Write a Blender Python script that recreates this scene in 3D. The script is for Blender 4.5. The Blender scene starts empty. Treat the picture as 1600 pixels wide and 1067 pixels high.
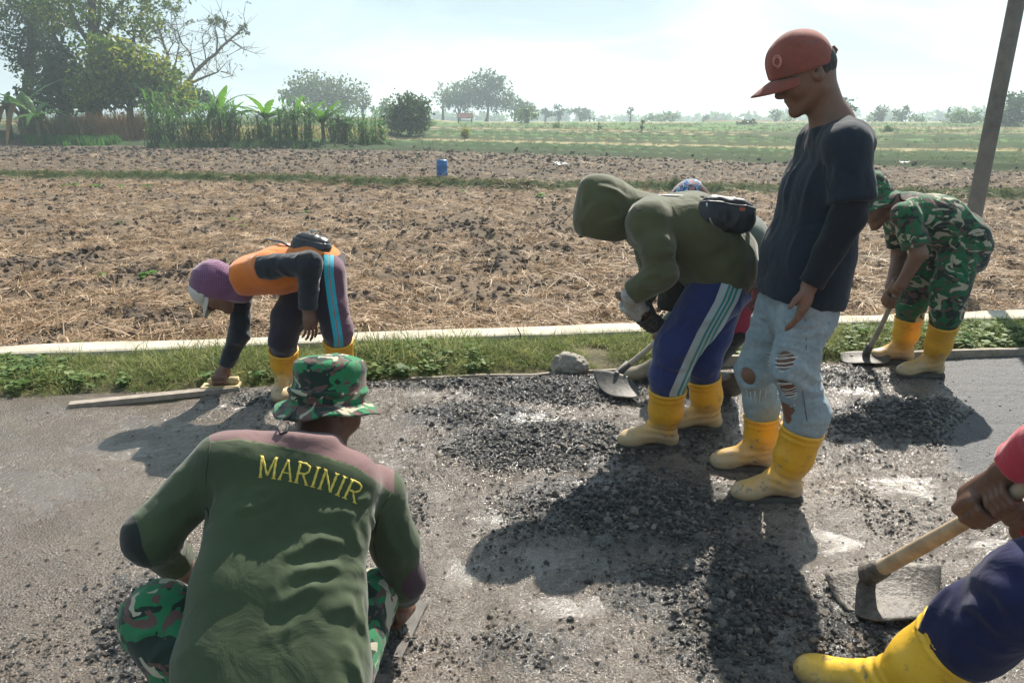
import bpy, math, random, time
import numpy as np
from mathutils import Vector, Matrix
from mathutils.bvhtree import BVHTree

T0 = time.time()
R = math.radians
SC = bpy.context.scene
COL = SC.collection
f32 = np.float32

# ------------------------------------------------------------------ camera, sky, sun, exposure
CAM_H, PITCH, FOC = 1.44, R(16.2), 1180.0
cam_data = bpy.data.cameras.new('camera')
cam_data.lens = FOC / 1600 * 36
cam_data.clip_start = 0.05
cam_data.clip_end = 6000
cam = bpy.data.objects.new('camera', cam_data)
COL.objects.link(cam)
cam.location = (0, 0, CAM_H)
cam.rotation_euler = (R(90) - PITCH, 0, 0)
SC.camera = cam

SUN_EL, SUN_AZ = R(46), R(23)          # azimuth clockwise from +Y (ahead), towards +X
world = bpy.data.worlds.new('World')
SC.world = world
world.use_nodes = True
wn, wl = world.node_tree.nodes, world.node_tree.links
bg = wn['Background']
sky = wn.new('ShaderNodeTexSky')
sky.sky_type = 'NISHITA'
sky.sun_disc = False
sky.sun_elevation = SUN_EL
sky.sun_rotation = SUN_AZ
sky.air_density = 1.0
sky.dust_density = 1.0
sky.ozone_density = 1.5
tcw = wn.new('ShaderNodeTexCoord')
mpw = wn.new('ShaderNodeMapping')
mpw.inputs['Scale'].default_value = (1.0, 1.0, 3.2)
cn = wn.new('ShaderNodeTexNoise')
cn.inputs['Scale'].default_value = 3.1
cn.inputs['Detail'].default_value = 9
cn.inputs['Roughness'].default_value = 0.58
cn.inputs['Distortion'].default_value = 0.35
cr = wn.new('ShaderNodeValToRGB')
cr.color_ramp.elements[0].position = 0.40
cr.color_ramp.elements[0].color = (0, 0, 0, 1)
cr.color_ramp.elements[1].position = 0.60
cr.color_ramp.elements[1].color = (1, 1, 1, 1)
mth = wn.new('ShaderNodeMath'); mth.operation = 'MULTIPLY_ADD'
mth.inputs[1].default_value = 0.45
mth.inputs[2].default_value = 0.45
mixw = wn.new('ShaderNodeMixRGB')
mixw.inputs[2].default_value = (3.0, 3.95, 4.35, 1)
wl.new(tcw.outputs['Generated'], mpw.inputs[0])
wl.new(mpw.outputs[0], cn.inputs['Vector'])
wl.new(cn.outputs['Fac'], cr.inputs[0])
wl.new(cr.outputs[0], mth.inputs[0])
wl.new(mth.outputs[0], mixw.inputs[0])
wl.new(sky.outputs[0], mixw.inputs[1])
wl.new(mixw.outputs[0], bg.inputs[0])
bg.inputs[1].default_value = 0.085

sun_data = bpy.data.lights.new('sun', 'SUN')
sun_data.energy = 5.0
sun_data.angle = R(0.55)
sun_data.color = (1.0, 0.93, 0.82)
sun = bpy.data.objects.new('sun', sun_data)
COL.objects.link(sun)
sdir = Vector((math.sin(SUN_AZ) * math.cos(SUN_EL), math.cos(SUN_AZ) * math.cos(SUN_EL), math.sin(SUN_EL)))
sun.rotation_euler = sdir.to_track_quat('Z', 'Y').to_euler()
sun.location = sdir * 30

SC.view_settings.view_transform = 'Standard'
SC.view_settings.look = 'None'
SC.view_settings.exposure = 1.0
SC.view_settings.gamma = 1.0
SC.render.engine = 'CYCLES'
SC.cycles.use_denoising = True
SC.cycles.max_bounces = 6
SC.cycles.diffuse_bounces = 3
SC.cycles.glossy_bounces = 3
SC.cycles.transmission_bounces = 4
SC.cycles.transparent_max_bounces = 8
SC.cycles.volume_bounces = 0
SC.cycles.caustics_reflective = False
SC.cycles.caustics_refractive = False
SC.cycles.sample_clamp_indirect = 6

# ------------------------------------------------------------------ picture <-> place
CP, SP = math.cos(PITCH), math.sin(PITCH)
def P(px, py, Y):
    """world point seen at photo pixel (px, py) at world depth Y"""
    u, v = (px - 800) / FOC, (533.5 - py) / FOC
    d = np.array([u, CP + v * SP, -SP + v * CP])
    return d * (Y / d[1]) + np.array([0, 0, CAM_H])
def G(px, py, z=0.0):
    """world point of height z seen at photo pixel"""
    u, v = (px - 800) / FOC, (533.5 - py) / FOC
    d = np.array([u, CP + v * SP, -SP + v * CP])
    return d * ((z - CAM_H) / d[2]) + np.array([0, 0, CAM_H])
def proj(p):
    p = np.asarray(p)
    z = p[..., 2] - CAM_H
    dep = p[..., 1] * CP - z * SP
    up = p[..., 1] * SP + z * CP
    return 800 + FOC * p[..., 0] / dep, 533.5 - FOC * up / dep

def unit(v):
    v = np.asarray(v, float)
    return v / max(np.linalg.norm(v), 1e-9)

# ------------------------------------------------------------------ noise (vectorised)
def _hash(ix, iy, iz, seed):
    h = (ix * 374761393 + iy * 668265263 + iz * 2147483647 + seed * 974711) & 0xffffffff
    h = ((h ^ (h >> 13)) * 1274126177) & 0xffffffff
    h = ((h ^ (h >> 16)) * 2246822519) & 0xffffffff
    h = h ^ (h >> 15)
    return (h & 0xffff) / 32767.5 - 1.0
def vnoise(p, seed=0):
    """value noise about -1..1 for (n,3) or (n,2) points"""
    p = np.asarray(p, float)
    if p.shape[1] == 2:
        p = np.c_[p, np.zeros(len(p))]
    i = np.floor(p).astype(np.int64)
    f = p - i
    f = f * f * f * (f * (f * 6 - 15) + 10)
    out = 0
    for dx in (0, 1):
        wx = f[:, 0] if dx else 1 - f[:, 0]
        for dy in (0, 1):
            wy = f[:, 1] if dy else 1 - f[:, 1]
            for dz in (0, 1):
                wz = f[:, 2] if dz else 1 - f[:, 2]
                out = out + wx * wy * wz * _hash(i[:, 0] + dx, i[:, 1] + dy, i[:, 2] + dz, seed)
    return out
def fbm(p, octv=4, seed=0, gain=0.5):
    p = np.asarray(p, float)
    a, s, t = 1.0, 0, 0
    for o in range(octv):
        s = s + a * vnoise(p * (2.03 ** o) + o * 17.3, seed + o)
        t += a
        a *= gain
    return s / t
def sstep(a, b, x):
    t = np.clip((x - a) / (b - a), 0, 1)
    return t * t * (3 - 2 * t)

# ------------------------------------------------------------------ mesh helpers
def mesh_np(name, V, F, mats=None, smooth=True, attrs=None, mi=None):
    """V (n,3), F list of arrays (m,3)/(m,4)"""
    if not isinstance(F, (list, tuple)):
        F = [F]
    F = [np.asarray(a) for a in F if len(a)]
    me = bpy.data.meshes.new(name)
    me.vertices.add(len(V))
    me.vertices.foreach_set('co', np.asarray(V, f32).ravel())
    nl = sum(a.size for a in F)
    npoly = sum(len(a) for a in F)
    me.loops.add(nl)
    me.loops.foreach_set('vertex_index', np.concatenate([a.ravel() for a in F]).astype(np.int32))
    me.polygons.add(npoly)
    tot = np.concatenate([np.full(len(a), a.shape[1], np.int32) for a in F])
    st = np.concatenate([[0], np.cumsum(tot)[:-1]]).astype(np.int32)
    me.polygons.foreach_set('loop_start', st)
    me.polygons.foreach_set('use_smooth', np.full(npoly, smooth, bool))
    if mi is not None:
        me.polygons.foreach_set('material_index', np.asarray(mi, np.int32))
    me.update(calc_edges=True)
    for k, a in (attrs or {}).items():
        at = me.attributes.new(k, 'FLOAT', 'POINT')
        at.data.foreach_set('value', np.asarray(a, f32))
    for m in (mats if isinstance(mats, (list, tuple)) else [mats]):
        if m is not None:
            me.materials.append(m)
    return me
def link(name, me, parent=None, loc=None):
    o = bpy.data.objects.new(name, me)
    COL.objects.link(o)
    if parent is not None:
        o.parent = parent
    if loc is not None:
        o.location = loc
    return o
def tag(o, label=None, cat=None, group=None, kind=None):
    if label: o['label'] = label
    if cat: o['category'] = cat
    if group: o['group'] = group
    if kind: o['kind'] = kind
    return o
def empty(name, loc=(0, 0, 0)):
    o = bpy.data.objects.new(name, None)
    COL.objects.link(o)
    o.location = loc
    o.empty_display_size = 0.1
    return o

def frame_of(d, hint=(0, 0, 1)):
    d = unit(d)
    h = np.asarray(hint, float)
    if abs(np.dot(d, unit(h))) > 0.97:
        h = np.array([1.0, 0, 0]) if abs(d[0]) < 0.9 else np.array([0, 1.0, 0])
    s = unit(np.cross(d, h))
    u = np.cross(s, d)
    return s, u
def tube(pts, rad, n=10, cap=True, squash=None):
    """tube along points; returns V, [F4, F3]"""
    pts = np.asarray(pts, float)
    m = len(pts)
    rad = np.full(m, rad) if np.isscalar(rad) else np.asarray(rad, float)
    V = []
    ang = np.linspace(0, 2 * np.pi, n, endpoint=False)
    hint = (0, 0, 1)
    for i in range(m):
        d = pts[min(i + 1, m - 1)] - pts[max(i - 1, 0)]
        s, u = frame_of(d, hint)
        hint = u
        V.append(pts[i] + rad[i] * (np.cos(ang)[:, None] * s + np.sin(ang)[:, None] * u * (squash or 1)))
    V = np.concatenate(V)
    a = np.arange(n)
    q = []
    for i in range(m - 1):
        q.append(np.c_[i * n + a, i * n + (a + 1) % n, (i + 1) * n + (a + 1) % n, (i + 1) * n + a])
    q = np.concatenate(q)
    t = np.zeros((0, 3), int)
    if cap:
        V = np.vstack([V, pts[0], pts[-1]])
        c0, c1 = len(V) - 2, len(V) - 1
        t = np.vstack([np.c_[(a + 1) % n, a, np.full(n, c0)], np.c_[(m - 1) * n + a, (m - 1) * n + (a + 1) % n, np.full(n, c1)]])
    return V, [q, t]
def merge(parts):
    """join (V,[q,t]) lists"""
    Vs, Q, Tt, off = [], [], [], 0
    for V, F in parts:
        Vs.append(V)
        for a in F:
            a = np.asarray(a)
            if len(a):
                (Q if a.shape[1] == 4 else Tt).append(a + off)
        off += len(V)
    out = []
    if Q: out.append(np.concatenate(Q))
    if Tt: out.append(np.concatenate(Tt))
    return np.concatenate(Vs), out
def sheet(fn, nu, nv, thick=0.004, closed_u=False):
    """closed shell from a parametric sheet fn(u, v) -> (n,3), u,v in 0..1"""
    uu = np.linspace(0, 1, nu, endpoint=not closed_u)
    vv = np.linspace(0, 1, nv)
    U, W = np.meshgrid(uu, vv, indexing='ij')
    p = fn(U.ravel(), W.ravel()).reshape(nu, nv, 3)
    if closed_u:
        du = np.roll(p, -1, 0) - np.roll(p, 1, 0)
    else:
        du = np.gradient(p, axis=0)
    dv = np.gradient(p, axis=1)
    nrm = np.cross(du, dv)
    nrm /= np.maximum(np.linalg.norm(nrm, axis=2, keepdims=True), 1e-9)
    A = (p + nrm * thick / 2).reshape(-1, 3)
    B = (p - nrm * thick / 2).reshape(-1, 3)
    V = np.vstack([A, B])
    N = nu * nv
    iu = np.arange(nu if closed_u else nu - 1)
    iv = np.arange(nv - 1)
    I, J = np.meshgrid(iu, iv, indexing='ij')
    I, J = I.ravel(), J.ravel()
    I2 = (I + 1) % nu
    q = np.c_[I * nv + J, I2 * nv + J, I2 * nv + J + 1, I * nv + J + 1]
    qs = [q, q[:, ::-1] + N]
    for j0, fl in ((0, False), (nv - 1, True)):
        e = np.c_[iu * nv + j0, ((iu + 1) % nu) * nv + j0]
        s = np.c_[e[:, 0], e[:, 0] + N, e[:, 1] + N, e[:, 1]]
        qs.append(s[:, ::-1] if fl else s)
    if not closed_u:
        for i0, fl in ((0, True), (nu - 1, False)):
            e = np.c_[i0 * nv + iv, i0 * nv + iv + 1]
            s = np.c_[e[:, 0], e[:, 0] + N, e[:, 1] + N, e[:, 1]]
            qs.append(s[:, ::-1] if fl else s)
    return V, [np.concatenate(qs)]
def box(c, ax, sz):
    """box: centre, three axes rows, full sizes"""
    c = np.asarray(c, float); ax = np.asarray(ax, float)
    s = np.array([[x, y, z] for x in (-.5, .5) for y in (-.5, .5) for z in (-.5, .5)]) * np.asarray(sz)
    V = c + s @ ax
    q = np.array([[0, 1, 3, 2], [4, 6, 7, 5], [0, 4, 5, 1], [2, 3, 7, 6], [0, 2, 6, 4], [1, 5, 7, 3]])
    return V, [q]

# ------------------------------------------------------------------ signed distance modelling
class Sdf:
    def __init__(s):
        s.p = []
    def cone(s, a, b, ra, rb=None, k=0.02, flat=None, capa=False, capb=False, op=0, edge=0.004):
        s.p.append(('c', np.asarray(a, f32), np.asarray(b, f32), ra, ra if rb is None else rb, k, flat, capa, capb, op, edge))
        return s
    def ball(s, c, r, k=0.02, op=0):
        """r scalar or (rx,ry,rz)"""
        s.p.append(('b', np.asarray(c, f32), np.asarray(r if not np.isscalar(r) else (r, r, r), f32), None, k, op))
        return s
    def ell(s, c, r, M, k=0.02, op=0):
        """ellipsoid with radii r along the rows of M"""
        s.p.append(('b', np.asarray(c, f32), np.asarray(r, f32), np.asarray(M, f32), k, op))
        return s
    def plane(s, p, n, k=0.004):
        """cut away what lies on the +n side"""
        s.p.append(('p', np.asarray(p, f32), np.asarray(unit(n), f32), k))
        return s
    def __call__(s, X):
        d = None
        for q in s.p:
            if q[0] == 'c':
                _, a, b, ra, rb, k, flat, ca, cb, op, edge = q
                v = b - a
                L = float(np.sqrt((v * v).sum())) or 1e-6
                w = X - a
                if flat is not None:
                    ax, fk = flat
                    ax = np.asarray(unit(ax), f32)
                    w2 = w + ((fk - 1) * (w @ ax))[:, None] * ax
                    v2 = v + (fk - 1) * float(v @ ax) * ax
                    t = np.clip((w2 @ v2) / max(float(v2 @ v2), 1e-9), 0, 1)
                    e = w2 - t[:, None] * v2
                else:
                    t = np.clip((w @ v) / (L * L), 0, 1)
                    e = w - t[:, None] * v
                di = np.sqrt(np.einsum('ij,ij->i', e, e)) - (ra + (rb - ra) * t)
                if ca:
                    di = smax(di, -(w @ v) / L, edge)
                if cb:
                    di = smax(di, (w @ v) / L - L, edge)
            elif q[0] == 'b':
                _, c, r, M, k, op = q
                w = X - c
                if M is not None:
                    w = w @ M.T
                qn = w / r
                l1 = np.sqrt(np.einsum('ij,ij->i', qn, qn))
                g = qn / r
                l2 = np.sqrt(np.einsum('ij,ij->i', g, g)) + 1e-6
                di = l1 * (l1 - 1) / l2
            else:
                _, p0, n, k = q
                d = smax(d, (X - p0) @ n, k)
                continue
            if d is None:
                d = di
            elif op == 1:
                d = smax(d, -di, k)
            elif op == 2:
                d = smax(d, di, k)
            else:
                d = smin(d, di, k)
        return d
    def bounds(s, m=0.03):
        lo, hi = np.full(3, 1e9), np.full(3, -1e9)
        for q in s.p:
            if q[0] == 'c' and q[9] == 0:
                r = max(q[3], q[4]) + m
                for a in (q[1], q[2]):
                    lo = np.minimum(lo, a - r); hi = np.maximum(hi, a + r)
            elif q[0] == 'b' and q[5] == 0:
                r = float(q[2].max()) + m
                lo = np.minimum(lo, q[1] - r); hi = np.maximum(hi, q[1] + r)
        return lo, hi
def smin(a, b, k):
    if k <= 0: return np.minimum(a, b)
    h = np.maximum(k - np.abs(a - b), 0) / k
    return np.minimum(a, b) - h * h * k * 0.25
def smax(a, b, k):
    return -smin(-a, -b, k)

def polygonise(sdf, h, extra=None, lo=None, hi=None):
    if lo is None:
        lo, hi = sdf.bounds()
    B = 6
    nb = np.ceil((hi - lo) / (h * B)).astype(int) + 1
    s = h * B
    bx = [lo[i] + (np.arange(nb[i]) + 0.5) * s for i in range(3)]
    C = np.stack(np.meshgrid(*bx, indexing='ij'), -1).reshape(-1, 3).astype(f32)
    fn = (lambda X: sdf(X) + extra(X)) if extra else sdf
    dc = sdf(C)
    act = np.abs(dc) < s * 1.75 + 0.01
    n = nb * B + 1
    Vv = np.where(dc < 0, f32(-1), f32(1)).reshape(nb)
    Vv = np.repeat(np.repeat(np.repeat(Vv, B, 0), B, 1), B, 2)
    Vv = np.pad(Vv, ((0, 1),) * 3, mode='edge').astype(f32)
    ids = np.argwhere(act.reshape(nb))
    off = np.stack(np.meshgrid(*[np.arange(B + 1)] * 3, indexing='ij'), -1).reshape(-1, 3)
    CH = 1500
    for c0 in range(0, len(ids), CH):
        idx = (ids[c0:c0 + CH, None, :] * B + off[None]).reshape(-1, 3)
        X = (lo + idx * h).astype(f32)
        Vv[idx[:, 0], idx[:, 1], idx[:, 2]] = fn(X)
    # keep the border outside
    S = Vv < 0
    cnt = np.zeros(tuple(np.array(S.shape) - 1), np.int8)
    cor = [(a, b, c) for a in (0, 1) for b in (0, 1) for c in (0, 1)]
    sh = S.shape
    for a, b, c in cor:
        cnt += S[a:sh[0] - 1 + a, b:sh[1] - 1 + b, c:sh[2] - 1 + c]
    cells = np.argwhere((cnt > 0) & (cnt < 8))
    if not len(cells):
        return np.zeros((0, 3)), np.zeros((0, 4), int)
    vals = {c: Vv[cells[:, 0] + c[0], cells[:, 1] + c[1], cells[:, 2] + c[2]] for c in cor}
    acc = np.zeros((len(cells), 3)); num = np.zeros(len(cells))
    for c in cor:
        for ax in range(3):
            if c[ax]: continue
            c2 = list(c); c2[ax] = 1; c2 = tuple(c2)
            va, vb = vals[c], vals[c2]
            m = (va < 0) != (vb < 0)
            den = np.where(m, va - vb, 1)
            t = np.where(m, va / den, 0)
            pnt = np.tile(np.array(c, float), (len(cells), 1))
            pnt[:, ax] += t
            acc += pnt * m[:, None]
            num += m
    V = lo + (cells + acc / num[:, None]) * h
    vid = np.full(cnt.shape, -1, np.int32)
    vid[cells[:, 0], cells[:, 1], cells[:, 2]] = np.arange(len(cells))
    Q = []
    for ax in range(3):
        sl0 = [slice(None)] * 3; sl1 = [slice(None)] * 3
        sl0[ax] = slice(0, -1); sl1[ax] = slice(1, None)
        A, Bs = S[tuple(sl0)], S[tuple(sl1)]
        e = np.argwhere(A != Bs)
        o1, o2 = [(1, 2), (2, 0), (0, 1)][ax]
        ok = (e[:, o1] > 0) & (e[:, o2] > 0) & (e[:, o1] < cnt.shape[o1]) & (e[:, o2] < cnt.shape[o2])
        e = e[ok]
        flip = A[e[:, 0], e[:, 1], e[:, 2]]
        def g(d1, d2):
            x = e.copy(); x[:, o1] -= d1; x[:, o2] -= d2
            return vid[x[:, 0], x[:, 1], x[:, 2]]
        q = np.c_[g(1, 1), g(0, 1), g(0, 0), g(1, 0)]
        q = np.where(flip[:, None], q, q[:, ::-1])
        q = q[(q >= 0).all(1)]
        Q.append(q)
    return V, np.concatenate(Q)
def vnormals(V, Q):
    n = np.cross(V[Q[:, 2]] - V[Q[:, 0]], V[Q[:, 3]] - V[Q[:, 1]])
    N = np.zeros_like(V)
    for i in range(4):
        for c in range(3):
            N[:, c] += np.bincount(Q[:, i], n[:, c], len(V))
    return N / np.maximum(np.linalg.norm(N, axis=1, keepdims=True), 1e-12)
def build(name, sdf, h, mat, parent=None, base=None, disp=None, attrs=None, smooth_it=0):
    """mesh an Sdf; disp(V, N) -> offset along the normal"""
    V, Q = polygonise(sdf, h)
    if disp is not None:
        N = vnormals(V, Q)
        V = V + N * disp(V, N)[:, None]
    at = {k: fn(V) for k, fn in (attrs or {}).items()}
    b = np.zeros(3) if base is None else np.asarray(base)
    me = mesh_np(name, V - b, Q, mat, attrs=at)
    o = link(name, me, parent)
    if parent is None:
        o.location = b
    o_v[o.name] = (V, Q)
    return o
o_v = {}

# ------------------------------------------------------------------ materials
def nt(name):
    m = bpy.data.materials.new(name)
    m.use_nodes = True
    n, l = m.node_tree.nodes, m.node_tree.links
    return m, n, l, n['Principled BSDF']
def add(n, typ, **kw):
    x = n.new(typ)
    for k, v in kw.items():
        if k.startswith('i_'):
            key = k[2:]
            key = int(key) if key.isdigit() else key.replace('_', ' ')
            x.inputs[key].default_value = v
        else:
            setattr(x, k, v)
    return x
def rgba(c):
    return (c[0], c[1], c[2], 1)
def noise(n, l, scale, detail=4, rough=.55, dist=0, vec=None, coord='Object'):
    t = add(n, 'ShaderNodeTexNoise')
    t.inputs['Scale'].default_value = scale
    t.inputs['Detail'].default_value = detail
    t.inputs['Roughness'].default_value = rough
    t.inputs['Distortion'].default_value = dist
    if vec is None:
        vec = coord_out(n, coord)
    l.new(vec, t.inputs['Vector'])
    return t.outputs['Fac']
def coord_out(n, coord='Object'):
    for x in n:
        if x.type == 'TEX_COORD':
            return x.outputs[coord]
    return n.new('ShaderNodeTexCoord').outputs[coord]
def ramp(n, l, src, stops, const=False):
    r = add(n, 'ShaderNodeValToRGB')
    e = r.color_ramp.elements
    while len(e) < len(stops): e.new(0.5)
    if const: r.color_ramp.interpolation = 'CONSTANT'
    for el, (p, c) in zip(e, stops):
        el.position = p
        el.color = rgba(c) if not np.isscalar(c) else (c, c, c, 1)
    l.new(src, r.inputs[0])
    return r.outputs[0]
def mixc(n, l, fac, a, b, mode='MIX'):
    m = add(n, 'ShaderNodeMixRGB', blend_type=mode)
    for i, s in ((0, fac), (1, a), (2, b)):
        if isinstance(s, bpy.types.NodeSocket): l.new(s, m.inputs[i])
        elif np.isscalar(s): m.inputs[i].default_value = s if i == 0 else (s, s, s, 1)
        else: m.inputs[i].default_value = rgba(s)
    return m.outputs[0]
def bumpn(n, l, h, strength, dist, bs=None, nrm=None):
    b = add(n, 'ShaderNodeBump')
    b.inputs['Strength'].default_value = strength
    b.inputs['Distance'].default_value = dist
    l.new(h, b.inputs['Height'])
    if nrm is not None: l.new(nrm, b.inputs['Normal'])
    if bs is not None: l.new(b.outputs[0], bs.inputs['Normal'])
    return b.outputs[0]
def attr(n, name):
    return add(n, 'ShaderNodeAttribute', attribute_name=name).outputs['Fac']
def mathn(n, l, op, a, b=None, clamp=False):
    m = add(n, 'ShaderNodeMath', operation=op, use_clamp=clamp)
    for i, s in ((0, a), (1, b)):
        if s is None: continue
        if isinstance(s, bpy.types.NodeSocket): l.new(s, m.inputs[i])
        else: m.inputs[i].default_value = s
    return m.outputs[0]

def m_plain(name, c, rough=.7, var=.25, scale=9, bump=.0, bscale=60, metal=0, spec=.5, bd=.003):
    m, n, l, b = nt(name)
    f = noise(n, l, scale, 6, .6)
    col = ramp(n, l, f, [(.3, tuple(x * (1 - var) for x in c)), (.7, tuple(min(1, x * (1 + var)) for x in c))])
    l.new(col, b.inputs['Base Color'])
    b.inputs['Roughness'].default_value = rough
    b.inputs['Metallic'].default_value = metal
    b.inputs['Specular IOR Level'].default_value = spec
    if bump:
        bumpn(n, l, noise(n, l, bscale, 5, .6), bump, bd, b)
    return m
def cloth_finish(n, l, b, col, rough=.88, weave=1.0, sheen=.25, crease=.5):
    l.new(col, b.inputs['Base Color'])
    b.inputs['Roughness'].default_value = rough
    b.inputs['Specular IOR Level'].default_value = .25
    b.inputs['Sheen Weight'].default_value = sheen
    b.inputs['Sheen Roughness'].default_value = .5
    big = noise(n, l, 9, 3.5, .5, 1.0)
    n1 = bumpn(n, l, big, crease * .8, .016)
    bumpn(n, l, noise(n, l, 420, 2, .5), .35 * weave, .0012, b, n1)
def m_cloth(name, c, var=.14, marks=(), dirt=None, **kw):
    """marks: [(attribute, colour)] painted where attribute > 0 (print or seams of the garment)"""
    m, n, l, b = nt(name)
    f = noise(n, l, 7, 6, .65)
    col = ramp(n, l, f, [(.3, tuple(x * (1 - var) for x in c)), (.7, tuple(min(1, x * (1 + var)) for x in c))])
    for an, mc in marks:
        g = mathn(n, l, 'GREATER_THAN', attr(n, an), 0.0)
        mc2 = mixc(n, l, f, tuple(x * .85 for x in mc), tuple(min(1, x * 1.15) for x in mc))
        col = mixc(n, l, g, col, mc2)
    if dirt:
        fd = ramp(n, l, noise(n, l, 16, 8, .7), [(.56, 0.0), (.66, .5)])
        col = mixc(n, l, fd, col, dirt)
    cloth_finish(n, l, b, col, **kw)
    return m
def m_camo(name, scale=1.0, seed=0.0, marks=(), bright=1.0):
    m, n, l, b = nt(name)
    tc = coord_out(n)
    mp = add(n, 'ShaderNodeMapping')
    mp.inputs['Location'].default_value = (seed, seed * .7, seed * 1.3)
    mp.inputs['Rotation'].default_value = (0.3, 0.5, 0.4)
    mp.inputs['Scale'].default_value = (scale * 1.0, scale * 1.0, scale * 1.7)
    l.new(tc, mp.inputs[0])
    v = mp.outputs[0]
    g = tuple(x * bright for x in (.02, .15, .062)); dk = (.014, .03, .022); br = (.11, .062, .055); be = (.36, .34, .25)
    n1 = noise(n, l, 9, 2.5, .5, 1.4, v)
    n2 = noise(n, l, 12, 2.5, .5, 2.2, v)
    mp2 = add(n, 'ShaderNodeMapping'); mp2.inputs['Location'].default_value = (7.1, 3.3, 9.2)
    l.new(v, mp2.inputs[0])
    n3 = noise(n, l, 9, 2, .5, 1.8, mp2.outputs[0])
    col = mixc(n, l, ramp(n, l, n1, [(0, 0.0), (.52, 1.0)], True), g, dk)
    col = mixc(n, l, ramp(n, l, n2, [(0, 0.0), (.56, 1.0)], True), col, br)
    col = mixc(n, l, ramp(n, l, n3, [(0, 0.0), (.6, 1.0)], True), col, be)
    for an, mc in marks:
        col = mixc(n, l, mathn(n, l, 'GREATER_THAN', attr(n, an), 0.0), col, mc)
    cloth_finish(n, l, b, col, sheen=.15)
    return m
def m_skin(name, c):
    m, n, l, b = nt(name)
    f = noise(n, l, 18, 6, .6)
    col = ramp(n, l, f, [(.3, tuple(x * .8 for x in c)), (.7, tuple(x * 1.15 for x in c))])
    l.new(col, b.inputs['Base Color'])
    b.inputs['Roughness'].default_value = .5
    b.inputs['Subsurface Weight'].default_value = .08
    b.inputs['Subsurface Radius'].default_value = (.01, .004, .002)
    bumpn(n, l, noise(n, l, 160, 4, .6), .3, .0015, b)
    return m
def m_leaf(name, c, trans=.45, var=.35, rough=.55, scale=1.5):
    m, n, l, b = nt(name)
    f = noise(n, l, scale, 5, .7)
    oi = add(n, 'ShaderNodeObjectInfo').outputs['Random']
    col = ramp(n, l, f, [(.3, tuple(x * (1 - var) for x in c)), (.7, tuple(x * (1 + var) for x in c))])
    l.new(col, b.inputs['Base Color'])
    b.inputs['Roughness'].default_value = rough
    b.inputs['Specular IOR Level'].default_value = .35
    tr = add(n, 'ShaderNodeBsdfTranslucent')
    tcol = mixc(n, l, 1.0, col, (1.25, 1.25, .55), 'MULTIPLY')
    l.new(tcol, tr.inputs[0])
    mx = add(n, 'ShaderNodeMixShader'); mx.inputs[0].default_value = trans
    l.new(b.outputs[0], mx.inputs[1]); l.new(tr.outputs[0], mx.inputs[2])
    out = [x for x in n if x.type == 'OUTPUT_MATERIAL'][0]
    l.new(mx.outputs[0], out.inputs[0])
    return m

def scatter(name, pts, rot, scl, idx, meshes, kind='stuff'):
    """one object whose geometry nodes stand a mesh on every point"""
    col = bpy.data.collections.new(name + '_pieces')
    for i, me in enumerate(meshes):
        o = bpy.data.objects.new('%s_piece_%02d' % (name, i), me)
        col.objects.link(o)
    me = bpy.data.meshes.new(name)
    me.vertices.add(len(pts))
    me.vertices.foreach_set('co', np.asarray(pts, f32).ravel())
    a = me.attributes.new('rot', 'FLOAT_VECTOR', 'POINT'); a.data.foreach_set('vector', np.asarray(rot, f32).ravel())
    a = me.attributes.new('scl', 'FLOAT_VECTOR', 'POINT'); a.data.foreach_set('vector', np.asarray(scl, f32).ravel())
    a = me.attributes.new('idx', 'INT', 'POINT'); a.data.foreach_set('value', np.asarray(idx, np.int32))
    o = link(name, me)
    ng = bpy.data.node_groups.new(name + '_nodes', 'GeometryNodeTree')
    ng.interface.new_socket('Geometry', in_out='INPUT', socket_type='NodeSocketGeometry')
    ng.interface.new_socket('Geometry', in_out='OUTPUT', socket_type='NodeSocketGeometry')
    N, L = ng.nodes, ng.links
    gi, go = N.new('NodeGroupInput'), N.new('NodeGroupOutput')
    ip = N.new('GeometryNodeInstanceOnPoints')
    ci = N.new('GeometryNodeCollectionInfo')
    ci.inputs['Collection'].default_value = col
    ci.inputs['Separate Children'].default_value = True
    ci.inputs['Reset Children'].default_value = True
    ip.inputs['Pick Instance'].default_value = True
    L.new(gi.outputs[0], ip.inputs['Points'])
    L.new(ci.outputs[0], ip.inputs['Instance'])
    for nm, ty, sock in (('rot', 'FLOAT_VECTOR', 'Rotation'), ('scl', 'FLOAT_VECTOR', 'Scale'), ('idx', 'INT', 'Instance Index')):
        na = N.new('GeometryNodeInputNamedAttribute')
        na.data_type = ty
        na.inputs['Name'].default_value = nm
        L.new(na.outputs[0], ip.inputs[sock])
    L.new(ip.outputs[0], go.inputs[0])
    md = o.modifiers.new('scatter', 'NODES')
    md.node_group = ng
    o['kind'] = kind
    return o
# ================================================================== GROUND
rng = np.random.default_rng(11)
AL = R(7.5)
CA, SA = math.cos(AL), math.sin(AL)
def uv_of(x, y): return CA * x + SA * y, -SA * x + CA * y
def xy_of(u, v): return CA * u - SA * v, SA * u + CA * v
V_EDGE, V_STRIP, V_FIELD = 4.19, 4.87, 5.07

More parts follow.
